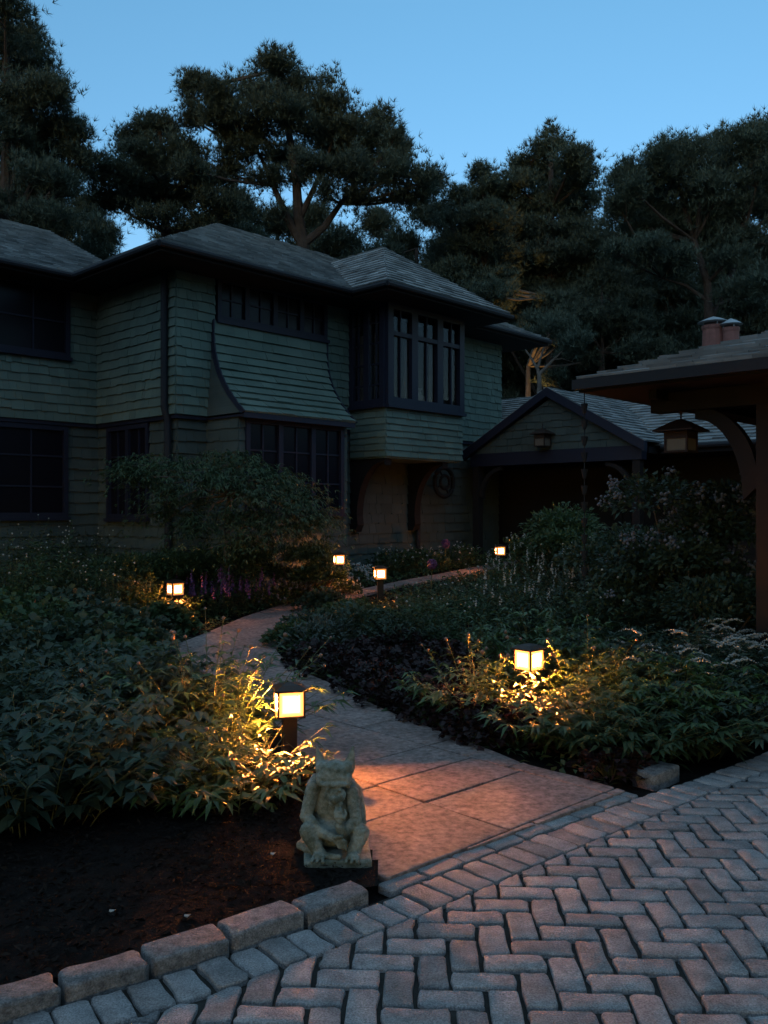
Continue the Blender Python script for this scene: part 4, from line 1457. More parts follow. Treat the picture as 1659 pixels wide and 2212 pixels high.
# ---- left: mounds of blue green leaves
GER = 'mounds of leafy ground cover left of the path'
for k, (x, y, rad, h, lm) in enumerate([(70, 1560, .62, .50, 'cool'), (190, 1520, .52, .44, 'cool'), (235, 1490, .46, .40, 'mid'), (40, 1470, .60, .50, 'cool'), (170, 1450, .60, .46, 'cool'),
                                        (215, 1430, .5, .42, 'mid'), (285, 1412, .34, .28, 'cool'), (90, 1415, .65, .50, 'mid'), (220, 1402, .55, .44, 'cool'), (255, 1392, .45, .38, 'cool'),
                                        (345, 1362, .34, .30, 'mid'), (150, 1380, .6, .5, 'cool'), (20, 1390, .6, .55, 'mid')]):
    garden('leafy_mound', 'mound of rounded blue green leaves massed left of the path', 'plant', at(x, y), mound_plant, GER, n=950, rad=rad, h=h, lm=lm, L=.085, W=.07, droop=.25)
# ---- left rear: tall perennials
TAL = 'tall leafy perennials before the left wing'
for k, (x, y, rad, h, lm, per) in enumerate([(30, 1345, .6, 1.0, 'mid', 26), (110, 1330, .6, .95, 'mid', 26), (190, 1338, .5, .8, 'cool', 24), (20, 1300, .7, 1.15, 'cool', 24), (120, 1290, .7, 1.0, 'mid', 24),
                                              (210, 1300, .6, .85, 'cool', 24), (250, 1335, .4, .6, 'mid', 24), (60, 1262, .8, 1.0, 'mid', 22), (180, 1262, .7, .9, 'cool', 22)]):
    garden('tall_perennial', 'tall leafy perennial standing in the dark bed before the left wing', 'plant', at(x, y), tall_plant, TAL, n=46, rad=rad, h=h, lm=lm, per=per, L=.12, W=.028, fl='button', flr=.012)
garden('bushy_plant', 'bushy plant with orange lit leaves left of the path light at the bend', 'plant', at(318, 1345), tall_plant, None, n=42, rad=.32, h=.62, per=24, lm='peony', L=.10, W=.032)
garden('bushy_plant', 'thin dark plant with small white buttons left of the orange lit bushy plant', 'plant', at(250, 1352), tall_plant, None, n=26, rad=.30, h=.66, per=16, lm='mid', L=.09, W=.02, fl='button')
garden('bushy_plant', 'low plant hugging the post of the path light at the bend', 'plant', at(395, 1338), lance_plant, None, n=22, rad=.26, h=.36, nodes=6, L=.09, W=.03)
for k, (x, y, lab) in enumerate([(440, 1328, 'purple flower spikes right beside the path light at the bend'), (488, 1325, 'purple flower spikes in the middle of the purple patch'), (530, 1318, 'purple flower spikes nearest to the path in the purple patch')]):
    garden('purple_spikes', lab, 'plant', at(x, y), tall_plant, 'purple flower spikes left of the path', n=34, rad=.30, h=.46, per=12, L=.06, W=.02, lm='mid', fl='spike', flmat='purple_fl', flr=.018, spike=.17)
# orange flower, pink bud
def single_flower(root, h, r, mat, stretch=1.3):
    sk, bl, lv = Sticks(), Balls(), Leaves()
    sk.add([[0, 0, 0]], [[0, 0, h]], .004, .003)
    for k in range(6):
        a = k * 1.047
        bl.add([[r * .45 * math.cos(a), r * .45 * math.sin(a), h + r * .5]], r * .7, stretch)
    az = np.linspace(0, 5, 5)
    lv.add(np.stack([az * 0, az * 0, h * np.linspace(.1, .7, 5)], 1), np.stack([np.cos(az * 2), np.sin(az * 2), az * 0 + .5], 1), np.tile(UPV, (5, 1)), .12, .03)
    bl.build('flower_head', M[mat], root); sk.build('stem', M['stem'], root); lv.build('leaf', M['mid'], root)
garden('orange_flower', 'single orange flower rising from the dark bed at the left', 'flower', at(72, 1392), single_flower, None, 0, h=.46, r=.022, mat='orange_fl', stretch=1.9)
garden('pink_bud', 'round pink flower bud above the dark leaves left of the lit peony', 'flower', at(280, 1560), single_flower, None, 0, h=.47, r=.018, mat='bud', stretch=1.0)
# ---- ferns and shrubs under the maple
for x, y, rad, h, lm, lab in [(300, 1318, .8, .75, 'maple', 'feathery green shrub left below the small maple'), (420, 1316, .7, .8, 'mid', 'feathery green shrub behind the path light at the bend'),
                              (530, 1312, .75, .9, 'maple', 'feathery green shrub under the middle of the maple'), (640, 1300, .6, .85, 'maple', 'feathery green shrub under the right end of the maple'),
                              (688, 1292, .42, .8, 'mid', 'yellow lit shrub beside the path light at the window corner')]:
    garden('green_shrub', lab, 'shrub', at(x, y), shrub, None, rad=rad, h=h, n=5200, L=.075, W=.022, lm=lm, lobes=8)
for x, y, lab in [(600, 1306, 'dark low plants with tiny pink flowers at the path edge under the maple'), (665, 1296, 'dark low plants with tiny pink flowers nearer to the window corner')]:
    garden('low_flowers', lab, 'plant', at(x, y), mound_plant, None, n=600, rad=.36, h=.26, lm='mid', L=.06, W=.03, flowers=70, flmat='lilac_fl', flr=.014)
garden('white_flowers', 'pale flower cluster between the two path lights by the window corner', 'plant', at(768, 1262), mound_plant, None, n=500, rad=.34, h=.26, lm='mid', L=.06, W=.03, flowers=95, flmat='white_fl', flr=.018)
garden('white_flowers', 'pale flowered mound left of the path light showing its whole post', 'plant', at(745, 1283), mound_plant, None, n=420, rad=.26, h=.2, lm='mid', L=.06, W=.03, flowers=40, flmat='white_fl', flr=.012)
for x, y, lab in [(850, 1236, 'leafy mound with white flecks under the bay window'), (910, 1232, 'leafy mound left of the purple allium ball'), (1000, 1222, 'leafy mound right of the purple allium ball')]:
    garden('leafy_mound', lab, 'plant', at(x, y), mound_plant, None, n=700, rad=.5, h=.38, lm='mid', L=.08, W=.035, flowers=30, flr=.012)
def allium(root, h, r=.055):
    sk, bl = Sticks(), Balls()
    sk.add([[0, 0, 0]], [[.02, 0, h]], .006, .005)
    u = unit(130); bl.add(np.array([.02, 0, h]) + u * r, .010); bl.add([[.02, 0, h]], r * .8)
    bl.build('flower_head', M['purple_fl'], root); sk.build('stem', M['stem'], root)
garden('allium', 'purple allium ball beyond the path below the bay window', 'flower', at(960, 1232), allium, None, 0, h=.50, r=.075)
garden('allium', 'darker purple allium ball in the green bed right of the path', 'flower', at(930, 1315), allium, None, 0, h=.60, r=.06)

# ---- right bed beside the path
garden('silver_plant', 'silvery leafed low plant at the inner bend of the path', 'plant', at(700, 1400), mound_plant, None, n=700, rad=.38, h=.30, lm='silver', L=.09, W=.02)
for x, y, rad, h, lm, lab in [(640, 1392, .30, .22, 'mid', 'small green mound at the tip of the bed where the path bends'), (690, 1362, .40, .34, 'cool', 'green mound behind the silvery plant'),
                              (760, 1335, .45, .40, 'mid', 'green mound in front of the path light showing its whole post'), (760, 1385, .42, .38, 'cool', 'green mound right behind the silvery plant'),
                              (700, 1320, .30, .26, 'cool', 'small green mound at the far path edge left of the standing post')]:
    garden('leafy_mound', lab, 'plant', at(x, y), mound_plant, None, n=800, rad=rad, h=h, lm=lm, L=.075, W=.045)
WIN = 'wine red heucheras edging the path'
for x, y in [(690, 1450), (745, 1472), (800, 1500), (860, 1525), (920, 1548), (985, 1575), (1045, 1600), (780, 1445), (850, 1468), (930, 1495), (1000, 1525), (1070, 1560), (1105, 1615), (870, 1420), (960, 1448)]:
    garden('heuchera', 'low wine red heuchera in the dark row edging the path', 'plant', at(x, y - 14), mound_plant, WIN, n=620, rad=.30, h=.22, lm='wine', L=.055, W=.05, droop=.3)
MEA = 'mixed leafy perennials filling the right bed'
for k, (x, y, rad, h, lm, fl) in enumerate([(850, 1350, .5, .52, 'mid', None), (930, 1370, .5, .55, 'mid', 'button'), (1000, 1400, .5, .55, 'mid', 'button'), (880, 1400, .45, .45, 'cool', None), (900, 1320, .55, .55, 'cool', None),
                                            (980, 1330, .6, .65, 'mid', 'button'), (1070, 1350, .6, .70, 'mid', 'button'), (1150, 1370, .6, .7, 'cool', 'spike'), (1040, 1300, .7, .7, 'cool', 'button'), (1130, 1300, .7, .8, 'mid', 'spike'),
                                            (1220, 1320, .7, .85, 'cool', 'button'), (1300, 1345, .65, .8, 'cool', 'spike'), (960, 1285, .5, .5, 'cool', None), (1090, 1265, .6, .6, 'mid', 'button'), (1180, 1262, .7, .8, 'cool', 'spike'),
                                            (1270, 1280, .7, .9, 'cool', 'button'), (1250, 1400, .6, .7, 'mid', 'button'), (1340, 1400, .6, .7, 'cool', None), (1420, 1385, .6, .75, 'cool', None), (1380, 1310, .7, .9, 'cool', None)]):
    garden('leafy_perennial', 'leafy perennial among many alike filling the bed right of the path', 'plant', at(x, y), tall_plant, MEA, n=44, rad=rad, h=h, lm=lm, per=24, L=.10, W=.026, fl=fl, flr=.011)
# lit clump round the near right lamp
garden('peony', 'peony stems with bud tips lit golden left of the right hand path light', 'plant', (.66, 6.32, -.02), lance_plant, PEO, 0, n=22, rad=.40, h=.44, nodes=6, leaflets=4, bud=.1, L=.14, W=.036, tall=16)
garden('peony', 'bright lit peony clump right behind the right hand path light', 'plant', (1.50, 6.62, -.02), lance_plant, PEO, 0, n=38, rad=.46, h=.52, nodes=7, leaflets=4, bud=.1, L=.15, W=.038, tall=9)
garden('peony', 'peony clump in front of the right hand path light arching over the path', 'plant', (1.22, 5.85, -.02), lance_plant, PEO, 0, n=44, rad=.44, h=.33, nodes=7, leaflets=4, L=.16, W=.042, low=.15, lean=1.1)
garden('peony', 'rounded peony clump drooping onto the pavers beside the right kerb', 'plant', (1.50, 5.45, -.02), lance_plant, PEO, 0, n=50, rad=.46, h=.40, nodes=8, L=.13, W=.042, lm='mid', low=.15, lean=1.1)
garden('peony', 'shaded peony clump spreading right of the lit ones', 'plant', (1.98, 6.05, -.02), lance_plant, PEO, 0, n=56, rad=.56, h=.52, nodes=8, L=.13, W=.04, lm='peony')
garden('peony', 'dark peony clump farther right along the kerb', 'plant', (2.35, 6.25, -.02), lance_plant, PEO, 0, n=56, rad=.55, h=.46, nodes=8, L=.13, W=.042, lm='cool')
garden('peony', 'orange tinted peony clump above and behind the right hand path light', 'plant', (1.30, 7.35, .0), lance_plant, PEO, 0, n=46, rad=.5, h=.68, nodes=8, L=.12, W=.035, lm='peony')
garden('peony', 'dim peony clump between the white spikes and the lit clumps', 'plant', (2.15, 7.1, .0), lance_plant, PEO, 0, n=50, rad=.6, h=.62, nodes=8, L=.13, W=.04, lm='cool')
garden('peony', 'low dark peony clump spilling over the single kerb block', 'plant', (1.92, 5.62, -.02), lance_plant, PEO, 0, n=44, rad=.42, h=.36, nodes=7, leaflets=4, L=.14, W=.042, lm='cool', low=.12, lean=1.1)
garden('peony', 'low dark peony clump at the right edge above the pavers', 'plant', (2.75, 6.25, -.02), lance_plant, PEO, 0, n=44, rad=.46, h=.38, nodes=7, leaflets=4, L=.14, W=.042, lm='cool', low=.12, lean=1.1)
garden('heuchera', 'dark low plant in the corner between path and right kerb', 'plant', (1.30, 5.05, -.02), mound_plant, None, 0, n=300, rad=.2, h=.14, L=.06, W=.045, lm='wine')
WSP = 'white arching flower spikes before the carport post'
for x, y in ((2.25, 6.75), (2.72, 6.75), (2.95, 7.2), (2.62, 7.35), (3.25, 6.9)):
    garden('white_spikes', 'plant with white arching flower spikes at the right before the carport post', 'plant', (x, y, -.01), arch_spikes, WSP, 0, n=44, rad=.45, h=.56)
garden('silver_shoot', 'pale blue green leafy shoots reaching out over the kerb at the right edge', 'plant', (2.55, 5.95, -.02), lance_plant, None, 0, n=24, rad=.42, h=.36, nodes=6, L=.10, W=.035, lm='silver')
# lilac and other shrubs
garden('lilac_shrub', 'large dark shrub with pale lilac blooms over its crown beside the carport post', 'shrub', (3.15, 9.0, .02), shrub, None, 0, rad=1.02, h=1.95, n=9500, L=.075, W=.042, lm='cool', blooms=8, lobes=12, flr=.06)
garden('lilac_shrub', 'lower shrub with sparse pale blooms left of the large lilac', 'shrub', (2.35, 9.4, .02), shrub, None, 0, rad=.85, h=1.15, n=6500, L=.07, W=.04, lm='cool', blooms=3, lobes=9, flr=.045)
garden('dark_shrub', 'rounded evergreen shrub before the dark porch opening', 'shrub', (2.95, 12.6, .2), shrub, None, 0, rad=.95, h=1.35, n=7000, L=.09, W=.035, lm='mid', lobes=9)
garden('dark_shrub', 'dark evergreen shrub between the porch shrub and the lilac', 'shrub', (3.7, 11.2, .2), shrub, None, 0, rad=1.0, h=1.3, n=7000, L=.08, W=.035, lm='cool', lobes=9)
garden('dark_shrub', 'deep shaded shrub at the foot of the carport post', 'shrub', (2.95, 8.0, .02), shrub, None, 0, rad=.65, h=.85, n=4200, L=.07, W=.035, lm='cool', lobes=8)
garden('dark_shrub', 'low shrub with pale flecks along the path before the porch', 'shrub', (2.35, 13.6, .3), shrub, None, 0, rad=.7, h=.75, n=4200, L=.08, W=.03, lm='mid', blooms=3, lobes=8, flmat='white_fl', flr=.03)

# ---- the small maple before the house
def maple():
    Y = 11.3; base = np.array([(480 - CX) / F * Y, Y, gz(Y) - .02])
    t = thing('small_maple', 'small spreading maple with flat layered leaf pads before the house corner', 'tree', tuple(base))
    q = lambda x, y, dy=0: ray(x, y, Y + dy) - base
    mb = MB()
    fork = q(500, 1062)
    mb.tube([np.zeros(3), q(492, 1180), q(488, 1110, .1), fork], [.055, .045, .036, .030], 8)
    pads = [(310, 1005, .0, 95, 20), (390, 1015, -.4, 110, 22), (470, 1002, .5, 95, 22), (560, 1030, -.3, 90, 26), (620, 1045, .3, 90, 24), (660, 1085, -.2, 75, 24), (560, 1075, -.7, 80, 22),
            (330, 1040, .3, 80, 18), (450, 1040, -.6, 85, 20), (640, 1115, -.5, 80, 26), (560, 1120, -.3, 80, 26), (520, 1000, .1, 70, 20), (690, 1125, .1, 50, 22), (430, 1085, .4, 70, 18), (280, 1022, -.2, 60, 16), (590, 1150, -.6, 80, 34), (420, 1145, -.5, 70, 34), (500, 1130, -.4, 90, 34), (360, 1075, -.3, 80, 26), (500, 1040, -.2, 80, 26), (610, 1065, .1, 70, 28), (660, 1150, -.3, 70, 34), (350, 1115, .1, 70, 30), (530, 1180, -.5, 90, 34)]
    lv = Leaves()
    for x, y, dy, rx, rz_ in pads:
        c = q(x, y, dy); rx = rx * Y / F; rzz = rz_ * Y / F
        m = fork + (c - fork) * .5 + np.array([0, 0, .08])
        mb.tube([fork * .97, m, c - np.array([0, 0, rzz * .5])], [.022, .014, .005], 6)
        n = 300
        a = nr.uniform(0, 6.28, n); r_ = np.minimum(np.abs(nr.normal(0, .62, n)), 1.5)
        p = c + np.stack([np.cos(a) * r_ * rx, np.sin(a) * r_ * rx * .9, rzz * ((1 - r_ ** 2) * .9 * nr.uniform(.2, 1, n) - .35 * r_ ** 2 - .1) + .05 * np.sin(a * 4 + r_ * 6) + nr.normal(0, .05, n)], 1)
        for f in (-.7, 0, .7):
            aa = a + f + nr.normal(0, .5, n)
            d = np.stack([np.cos(aa), np.sin(aa), -.25 + nr.normal(0, .25, n)], 1)
            lv.add(p, d, np.tile(UPV, (n, 1)) + nr.normal(0, .2, (n, 3)), .075 * nr.uniform(.6, 1.2, n), .017, .3)
        for _ in range(5):
            e = c + np.array([nr.normal(0, rx * .5), nr.normal(0, rx * .5), 0])
            mb.tube([m * .3 + c * .7, e], [.006, .002], 4)
    mb.build('trunk', M['palebark'], t, local=True); lv.build('crown', M['maple'], t)
maple()

# ------------------------------------------------------------------ pines behind the house
def tree(name, label, Y, trunks, lobes, cat='tree', group=None, lm='needle', bark='bark', tl=.225, dens=1.3, br=True, base_px=None):
    """trunks: list of (points in photo units, base radius m); lobes: (x, y, rx, ry) in photo units at depth Y"""
    x0 = trunks[0][0][0][0]
    base = np.array([(x0 - CX) / F * Y, Y, gz(Y) - .1])
    t = thing(name, label, cat, tuple(base), 0, group)
    q = lambda x, y, dy=0: ray(x, y, Y + dy) - base
    mb = MB(); knots = []
    for pts, r0 in trunks:
        P = [q(*p) for p in pts]
        P = [np.zeros(3)] + P if pts is trunks[0][0] else P
        rad = np.linspace(r0, r0 * .28, len(P))
        mb.tube(P, rad, 8)
        knots += [(p, r) for p, r in zip(P, rad)][1:]
    V = []
    if group is None:                       # stray outer boughs break up the outline
        lobes = lobes + [(x + nr.normal(0, .75) * rx, y + abs(nr.normal(0, .8)) * ry * 1.3, rx * nr.uniform(.25, .5), ry * nr.uniform(.35, .7)) for (x, y, rx, ry) in lobes if nr.uniform() < .6]
    for (x, y, rx, ry) in lobes:
        depth = rx / F * Y
        dy = nr.uniform(-1, 1) * min(2.2, 1.2 + depth)
        s = (Y + dy) / Y
        c = q(x, y, dy); a = rx / F * Y * s * .92; c_ = ry / F * Y * s * 1.12; b_ = max(a, .8)
        if br:
            kn = [k for k in knots if k[0][2] < c[2] + .5] or knots
            k0 = min(kn, key=lambda k: np.linalg.norm((k[0] - c) * np.array([1, .6, 1.0])))
            m = k0[0] + (c - k0[0]) * .55 - np.array([0, 0, .12 * np.linalg.norm(c - k0[0]) * .3])
            mb.tube([k0[0], m, c], [min(k0[1] * .55, .09), .045, .015], 5)
            for _ in range(3):
                e = c + unit(1)[0] * np.array([a, b_, c_]) * .8
                mb.tube([m * .35 + c * .65, e], [.022, .006], 4)
        # lumpy lobe: sub-clusters of needle tufts, thinner below so the sky shows through
        nb = 5 + int(5 * a)                 # boughs inside the lobe, with gaps between them
        bu = unit(nb); bu[:, 2] = np.abs(bu[:, 2]) - .35; bc_ = bu * nr.uniform(.35, .8, nb)[:, None]
        ncl = max(20, int((115 if group is None else 150) * (a * b_ * c_) ** .62 * dens))
        u = unit(ncl); u[:, 2] = np.where(u[:, 2] < -.35, -u[:, 2], u[:, 2])
        sg_ = nr.uniform(.10, .38, (nb, 3)) * np.array([1.2, 1.2, 1.0])
        bi = nr.integers(0, nb, ncl)
        cc_ = c + (bc_[bi] + nr.normal(0, 1, (ncl, 3)) * sg_[bi]) * np.array([a, b_, c_])
        for k in range(ncl):
            m_ = int(6 * dens) + 3
            w = nr.normal(0, .13, (m_, 3)) * np.array([1.2, 1.2, .8]) * (tl / .26)
            p = cc_[k] + w
            d = w / .3 + u[k] * .5 + np.array([0, 0, .75]) + nr.normal(0, .2, (m_, 3))
            V.append((p, d))
    p = np.concatenate([v[0] for v in V]); d = np.concatenate([v[1] for v in V]); d /= np.linalg.norm(d, axis=1, keepdims=True)
    n = len(p); lv = Needles(); B = 9
    e = nr.normal(0, 1, (n, B, 3)); e /= np.linalg.norm(e, axis=2, keepdims=True)
    dd = d[:, None, :] * .75 + e * .72
    pp = np.repeat(p[:, None, :], B, 1)
    lv.add(pp.reshape(-1, 3), dd.reshape(-1, 3), np.tile(UPV, (n * B, 1)) + nr.normal(0, .4, (n * B, 3)), (tl * nr.uniform(.55, 1.1, n * B)), .020 * Y / 25, .06, 0)
    mb.build('trunk', M[bark], t, local=True); lv.build('crown', M[lm], t)
    return t

tree('pine_tree', 'tall dark pine rising past the top of the photo at the left edge', 23,
     [([(10, 900), (12, 500), (15, 250), (10, -40)], .26)],
     [(10, 20, 75, 40), (60, 90, 55, 40), (10, 110, 80, 50), (60, 160, 80, 45), (100, 205, 55, 32), (20, 220, 90, 45), (70, 270, 95, 36), (145, 285, 48, 34), (10, 330, 90, 40), (90, 340, 80, 30), (150, 320, 42, 30),
      (50, 400, 110, 34), (130, 400, 60, 30), (20, 470, 90, 40), (100, 470, 80, 36), (-40, 60, 60, 60), (-40, 250, 60, 80), (-50, 420, 60, 60), (175, 345, 40, 22)])
tree('pine_tree', 'rounded dark pine between the tall left pine and the broad centre pine', 27,
     [([(358, 700), (358, 500), (352, 400), (345, 280)], .22)],
     [(345, 282, 70, 36), (275, 305, 34, 18), (300, 330, 60, 30), (390, 330, 70, 36), (340, 370, 90, 36), (250, 372, 60, 26), (430, 390, 70, 36), (300, 420, 90, 30), (400, 440, 80, 32), (230, 430, 50, 24), (470, 440, 50, 30), (330, 470, 60, 22), (440, 490, 60, 24)])
tree('pine_tree', 'broad spreading pine with forked pale trunk in the centre of the sky', 26,
     [([(655, 640), (655, 530), (645, 470), (640, 390), (620, 260), (595, 150)], .24), ([(655, 530), (625, 478), (590, 400), (560, 330)], .15), ([(657, 525), (700, 490), (735, 440), (780, 380)], .14), ([(648, 470), (690, 380), (720, 300)], .10)],
     [(595, 150, 62, 34), (550, 195, 50, 36), (650, 190, 75, 40), (600, 240, 90, 42), (710, 230, 60, 38), (745, 275, 70, 38), (660, 290, 90, 40), (825, 262, 30, 30), (800, 310, 60, 40), (850, 320, 36, 36), (740, 335, 90, 36), (860, 370, 60, 30), (800, 390, 70, 30),
      (434, 182, 30, 18), (415, 180, 16, 12), (465, 205, 30, 20), (500, 220, 30, 26), (480, 260, 50, 24), (420, 245, 24, 14), (540, 280, 60, 30), (520, 330, 70, 26), (600, 340, 70, 28), (680, 360, 80, 26), (905, 395, 40, 22), (940, 400, 24, 16), (760, 430, 60, 22), (870, 430, 50, 20), (560, 390, 50, 20), (500, 375, 40, 18)])
tree('pine_tree', 'dense upright pine with rounded top right of the centre gap', 30,
     [([(1190, 900), (1190, 600), (1190, 450), (1190, 310)], .24)],
     [(1188, 318, 55, 32), (1145, 350, 45, 34), (1235, 345, 50, 36), (1190, 390, 90, 45), (1265, 385, 32, 36), (1110, 400, 40, 36), (1150, 450, 90, 44), (1240, 450, 70, 44), (1190, 510, 110, 44), (1100, 500, 70, 44), (1180, 570, 110, 40), (1270, 530, 50, 40), (1240, 600, 80, 40), (1120, 580, 80, 40), (1180, 650, 110, 40), (1150, 720, 90, 40)], lm='needle2')
tree('pine_tree', 'slender small pine top standing just left of the dense upright pine', 29,
     [([(1045, 900), (1045, 600), (1045, 380)], .14)],
     [(1042, 375, 24, 22), (1060, 420, 36, 28), (1020, 440, 40, 24), (985, 425, 34, 16), (1060, 470, 60, 30), (1000, 480, 60, 30), (960, 460, 40, 20), (1040, 530, 70, 34), (980, 540, 60, 34), (1040, 600, 80, 40), (960, 600, 70, 40), (1000, 660, 90, 40)], lm='needle2')
tree('pine_tree', 'wide dark pine filling the right edge of the sky', 25,
     [([(1530, 780), (1532, 690), (1528, 610), (1500, 520), (1460, 380)], .20), ([(1532, 690), (1570, 620), (1600, 520), (1620, 360)], .15), ([(1530, 650), (1480, 615), (1430, 600)], .07), ([(1545, 660), (1590, 640), (1640, 655)], .06)],
     [(1430, 335, 44, 32), (1490, 322, 44, 30), (1560, 318, 50, 32), (1625, 300, 48, 34), (1660, 300, 50, 60), (1400, 375, 48, 34), (1470, 375, 70, 40), (1560, 375, 80, 42), (1640, 380, 70, 50), (1350, 372, 26, 26), (1355, 410, 36, 30), (1430, 430, 70, 36), (1520, 440, 90, 42), (1620, 450, 80, 50), (1340, 450, 40, 28), (1420, 490, 80, 36),
      (1500, 510, 90, 36), (1600, 530, 90, 46), (1380, 540, 70, 28), (1660, 600, 70, 60), (1460, 560, 60, 24), (1620, 620, 60, 36)], lm='needle2')
tree('pine_tree', 'lower round pine in front of the dark wood left of the chimney', 28,
     [([(1300, 900), (1300, 760), (1300, 640)], .16)],
     [(1300, 610, 50, 36), (1260, 650, 55, 34), (1340, 650, 60, 36), (1300, 690, 80, 36), (1250, 720, 60, 30), (1360, 710, 60, 34), (1310, 745, 90, 34), (1390, 760, 60, 30)], lm='needle2')
tree('forked_tree', 'small bare forked tree with pale branches beyond the house end', 24,
     [([(1165, 900), (1165, 812), (1160, 790)], .11), ([(1163, 800), (1145, 768), (1128, 745)], .045), ([(1166, 806), (1195, 776), (1222, 752)], .05), ([(1162, 792), (1172, 760), (1180, 730)], .04), ([(1195, 776), (1215, 774), (1240, 782)], .02)],
     [(1130, 735, 40, 22), (1190, 715, 50, 22), (1240, 745, 40, 20)], bark='palebark', lm='needle2')
tree('lit_pine', 'pine whose trunk and undersides glow orange from a ground light', 27.5,
     [([(1141, 1000), (1141, 860), (1141, 790), (1190, 640)], .14)],
     [(1175, 700, 55, 26), (1200, 655, 50, 26), (1215, 735, 40, 22), (1060, 640, 45, 30), (1075, 610, 45, 26), (1225, 690, 44, 26)], lm='needle2', bark='palebark')
BG = 'dark pines massed behind the others'
bgs = []
for k, (x, y0, Y) in enumerate([(80, 400, 36), (205, 475, 38), (480, 440, 37), (700, 430, 38), (850, 500, 37), (960, 470, 36), (1090, 480, 38), (1280, 500, 38), (1370, 460, 37), (1480, 430, 38), (1600, 420, 36), (1700, 380, 37), (-60, 360, 37), (360, 470, 41), (1180, 520, 42), (600, 450, 40), (1020, 520, 34), (1440, 560, 34), (560, 520, 35), (1560, 560, 35), (900, 540, 34), (1300, 600, 36)]):
    lab = 'one of the dark pines massed behind the house and the nearer pines'
    if k < 3:
        lo_ = []
        for r_ in range(9):
            w = 40 + 12 * r_
            for s_ in range(1 + (r_ > 1) + (r_ > 4)):
                lo_.append((x + nr.uniform(-.7, .7) * w, y0 + 50 * r_ + nr.uniform(-15, 15), w * .62, 34))
        t = tree('background_pine', lab, Y, [([(x, 1080), (x, 800), (x, y0)], .24)], lo_, group=BG, tl=.40, dens=1.25)
        t['h'] = EYE + (CY - y0) / F * Y
        bgs.append(t)
    else:
        src = bgs[k % 3]
        c = copy_tree(src)
        s_ = (EYE + (CY - y0) / F * Y) / src['h']
        c.location = ((x - CX) / F * Y, Y, gz(Y) - .1); c.scale = (1.0, 1.0, s_); c.rotation_euler = (0, 0, nr.uniform(0, 6.28))
for k, (x, y, h_) in enumerate([(-16, -9, 9.5), (-9, -15, 10), (-2, -17, 9), (5, -16, 10.5), (12, -13, 9.5), (18, -5, 10), (-20, 0, 10), (20, 4, 9), (-12, -22, 14), (-4, -25, 14), (4, -25, 15), (12, -22, 14), (-22, -12, 13), (22, -13, 13), (0, -20, 12), (-7, -19, 12), (8, -20, 12)]):  # unseen pines added behind the camera to block low horizon light
    c = copy_tree(bgs[k % 3])
    c.location = (x, y, -.1); s_ = h_ / bgs[k % 3]['h']; c.scale = (1.8, 1.8, s_); c.rotation_euler = (0, 0, k * 1.3)
    c['label'] = 'one of the unseen pines added behind the camera to block low sky light'; c['group'] = 'unseen pines added to block low sky light'
for o in bpy.data.objects:
    if 'h' in o.keys(): del o['h']
# the ground light that makes one pine glow
up_ = thing('ground_spotlight', 'small ground spotlight at the foot of the glowing pine', 'spotlight', ((1139 - CX) / F * 26.3, 26.3, gz(26.3)))
f = MB(); f.lathe((0, 0, 0), [(.03, -.2), (.03, .02), (.07, .06), (.085, .16), (.08, .16)], 12); f.build('housing', M['bronze'], up_, local=True)
sl_ = bpy.data.lights.new('spot_lamp', 'SPOT'); sl_.energy = 2000 / EXPO; sl_.color = (1, .5, .15); sl_.spot_size = R(26); sl_.spot_blend = .5; sl_.shadow_soft_size = .05
so = bpy.data.objects.new('spot_lamp', sl_); link(so, up_); so.location = (0, 0, .18); so.rotation_euler = (R(180 - 8), 0, 0)

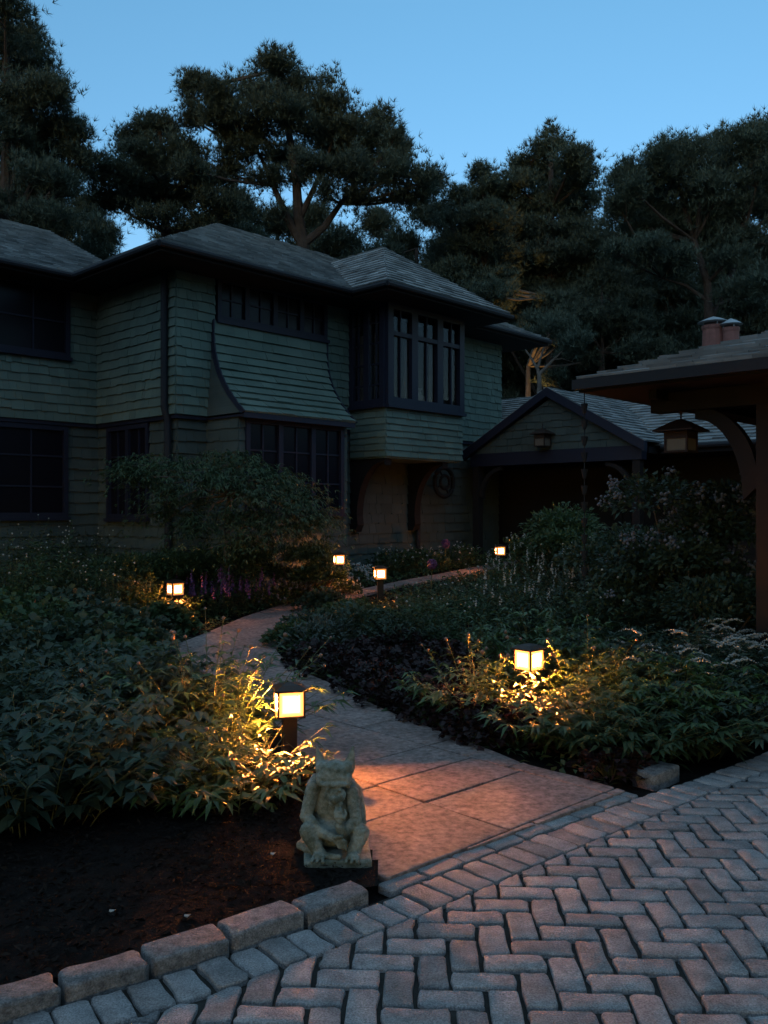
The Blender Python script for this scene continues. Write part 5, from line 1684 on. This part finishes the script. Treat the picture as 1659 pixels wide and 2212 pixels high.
# ------------------------------------------------------------------ loose ground litter and cover
def scatter_in(poly, n):
    xs_ = [p[0] for p in poly]; ys_ = [p[1] for p in poly]
    out = []
    while len(out) < n:
        p = (nr.uniform(min(xs_), max(xs_)), nr.uniform(min(ys_), max(ys_)))
        if inside(p, poly) and not inside(p, PATH): out.append((p[0], p[1], gz(p[1])))
    return np.array(out)
near = [(-.10, 3.50), (-.30, 3.33), (-.70, 3.03), (-1.2, 2.72), (-1.9, 2.3), (-3.2, 2.9), (-3.0, 4.6), (-.5, 4.9), (-.28, 4.5), (-.1, 3.9)]
P = scatter_in(near, 15000)
P[:, 2] += .012 + .03 * nr.uniform(size=len(P)) ** 2
lv = Leaves()
a = nr.uniform(0, 6.28, len(P)); d = np.stack([np.cos(a), np.sin(a), nr.normal(.05, .3, len(P))], 1)
lv.add(P, d, np.tile(UPV, (len(P), 1)) + nr.normal(0, .4, (len(P), 3)), nr.uniform(.012, .055, len(P)), nr.uniform(.006, .018, len(P)), .1)
tag(lv.build('bark_mulch', M['mulch']), 'dark bark mulch over the bare bed', kind='stuff')
bed_l = [w2(430, 1465), w2(440, 1375), w2(640, 1300), w2(860, 1258), w2(1060, 1222), (2.2, 17.5), (.5, 16.0), (-6, 12.0), (-8, 9), (-4, 5), (-1.2, 4.9)]
bed_r = BED_R
P = np.concatenate([scatter_in(bed_l, 15000), scatter_in(bed_r, 15000)])
P[:, 2] += -.02 + .07 * nr.uniform(size=len(P))
lv = Leaves()
a = nr.uniform(0, 6.28, len(P)); d = np.stack([np.cos(a), np.sin(a), nr.normal(.5, .4, len(P))], 1)
lv.add(P, d, np.tile(UPV, (len(P), 1)) + nr.normal(0, .4, (len(P), 3)), nr.uniform(.05, .11, len(P)), nr.uniform(.02, .04, len(P)), .2)
tag(lv.build('ground_cover', M['mid']), 'low leafy ground cover between the plants', kind='stuff')
# a few fallen white petals on the soil
PET = 'fallen white petals on the bare soil'
for x, y in ((590, 1863), (242, 2268 - 0) if False else (243, 1990), (405, 2001)):
    p = ground(x, y); f = MB()
    c = [np.array([p[0] + .011 * math.cos(a_) * (1 + .4 * math.sin(a_ * 2)), p[1] + .009 * math.sin(a_), .040 + .004 * math.cos(a_ * 2)]) for a_ in np.linspace(0, 6.28, 9)[:-1]]
    f.prism(c, (0, 0, .002))
    tag(f.build('petal', M['white_fl']), 'small white petal fallen on the bare dark soil', 'petal', PET)
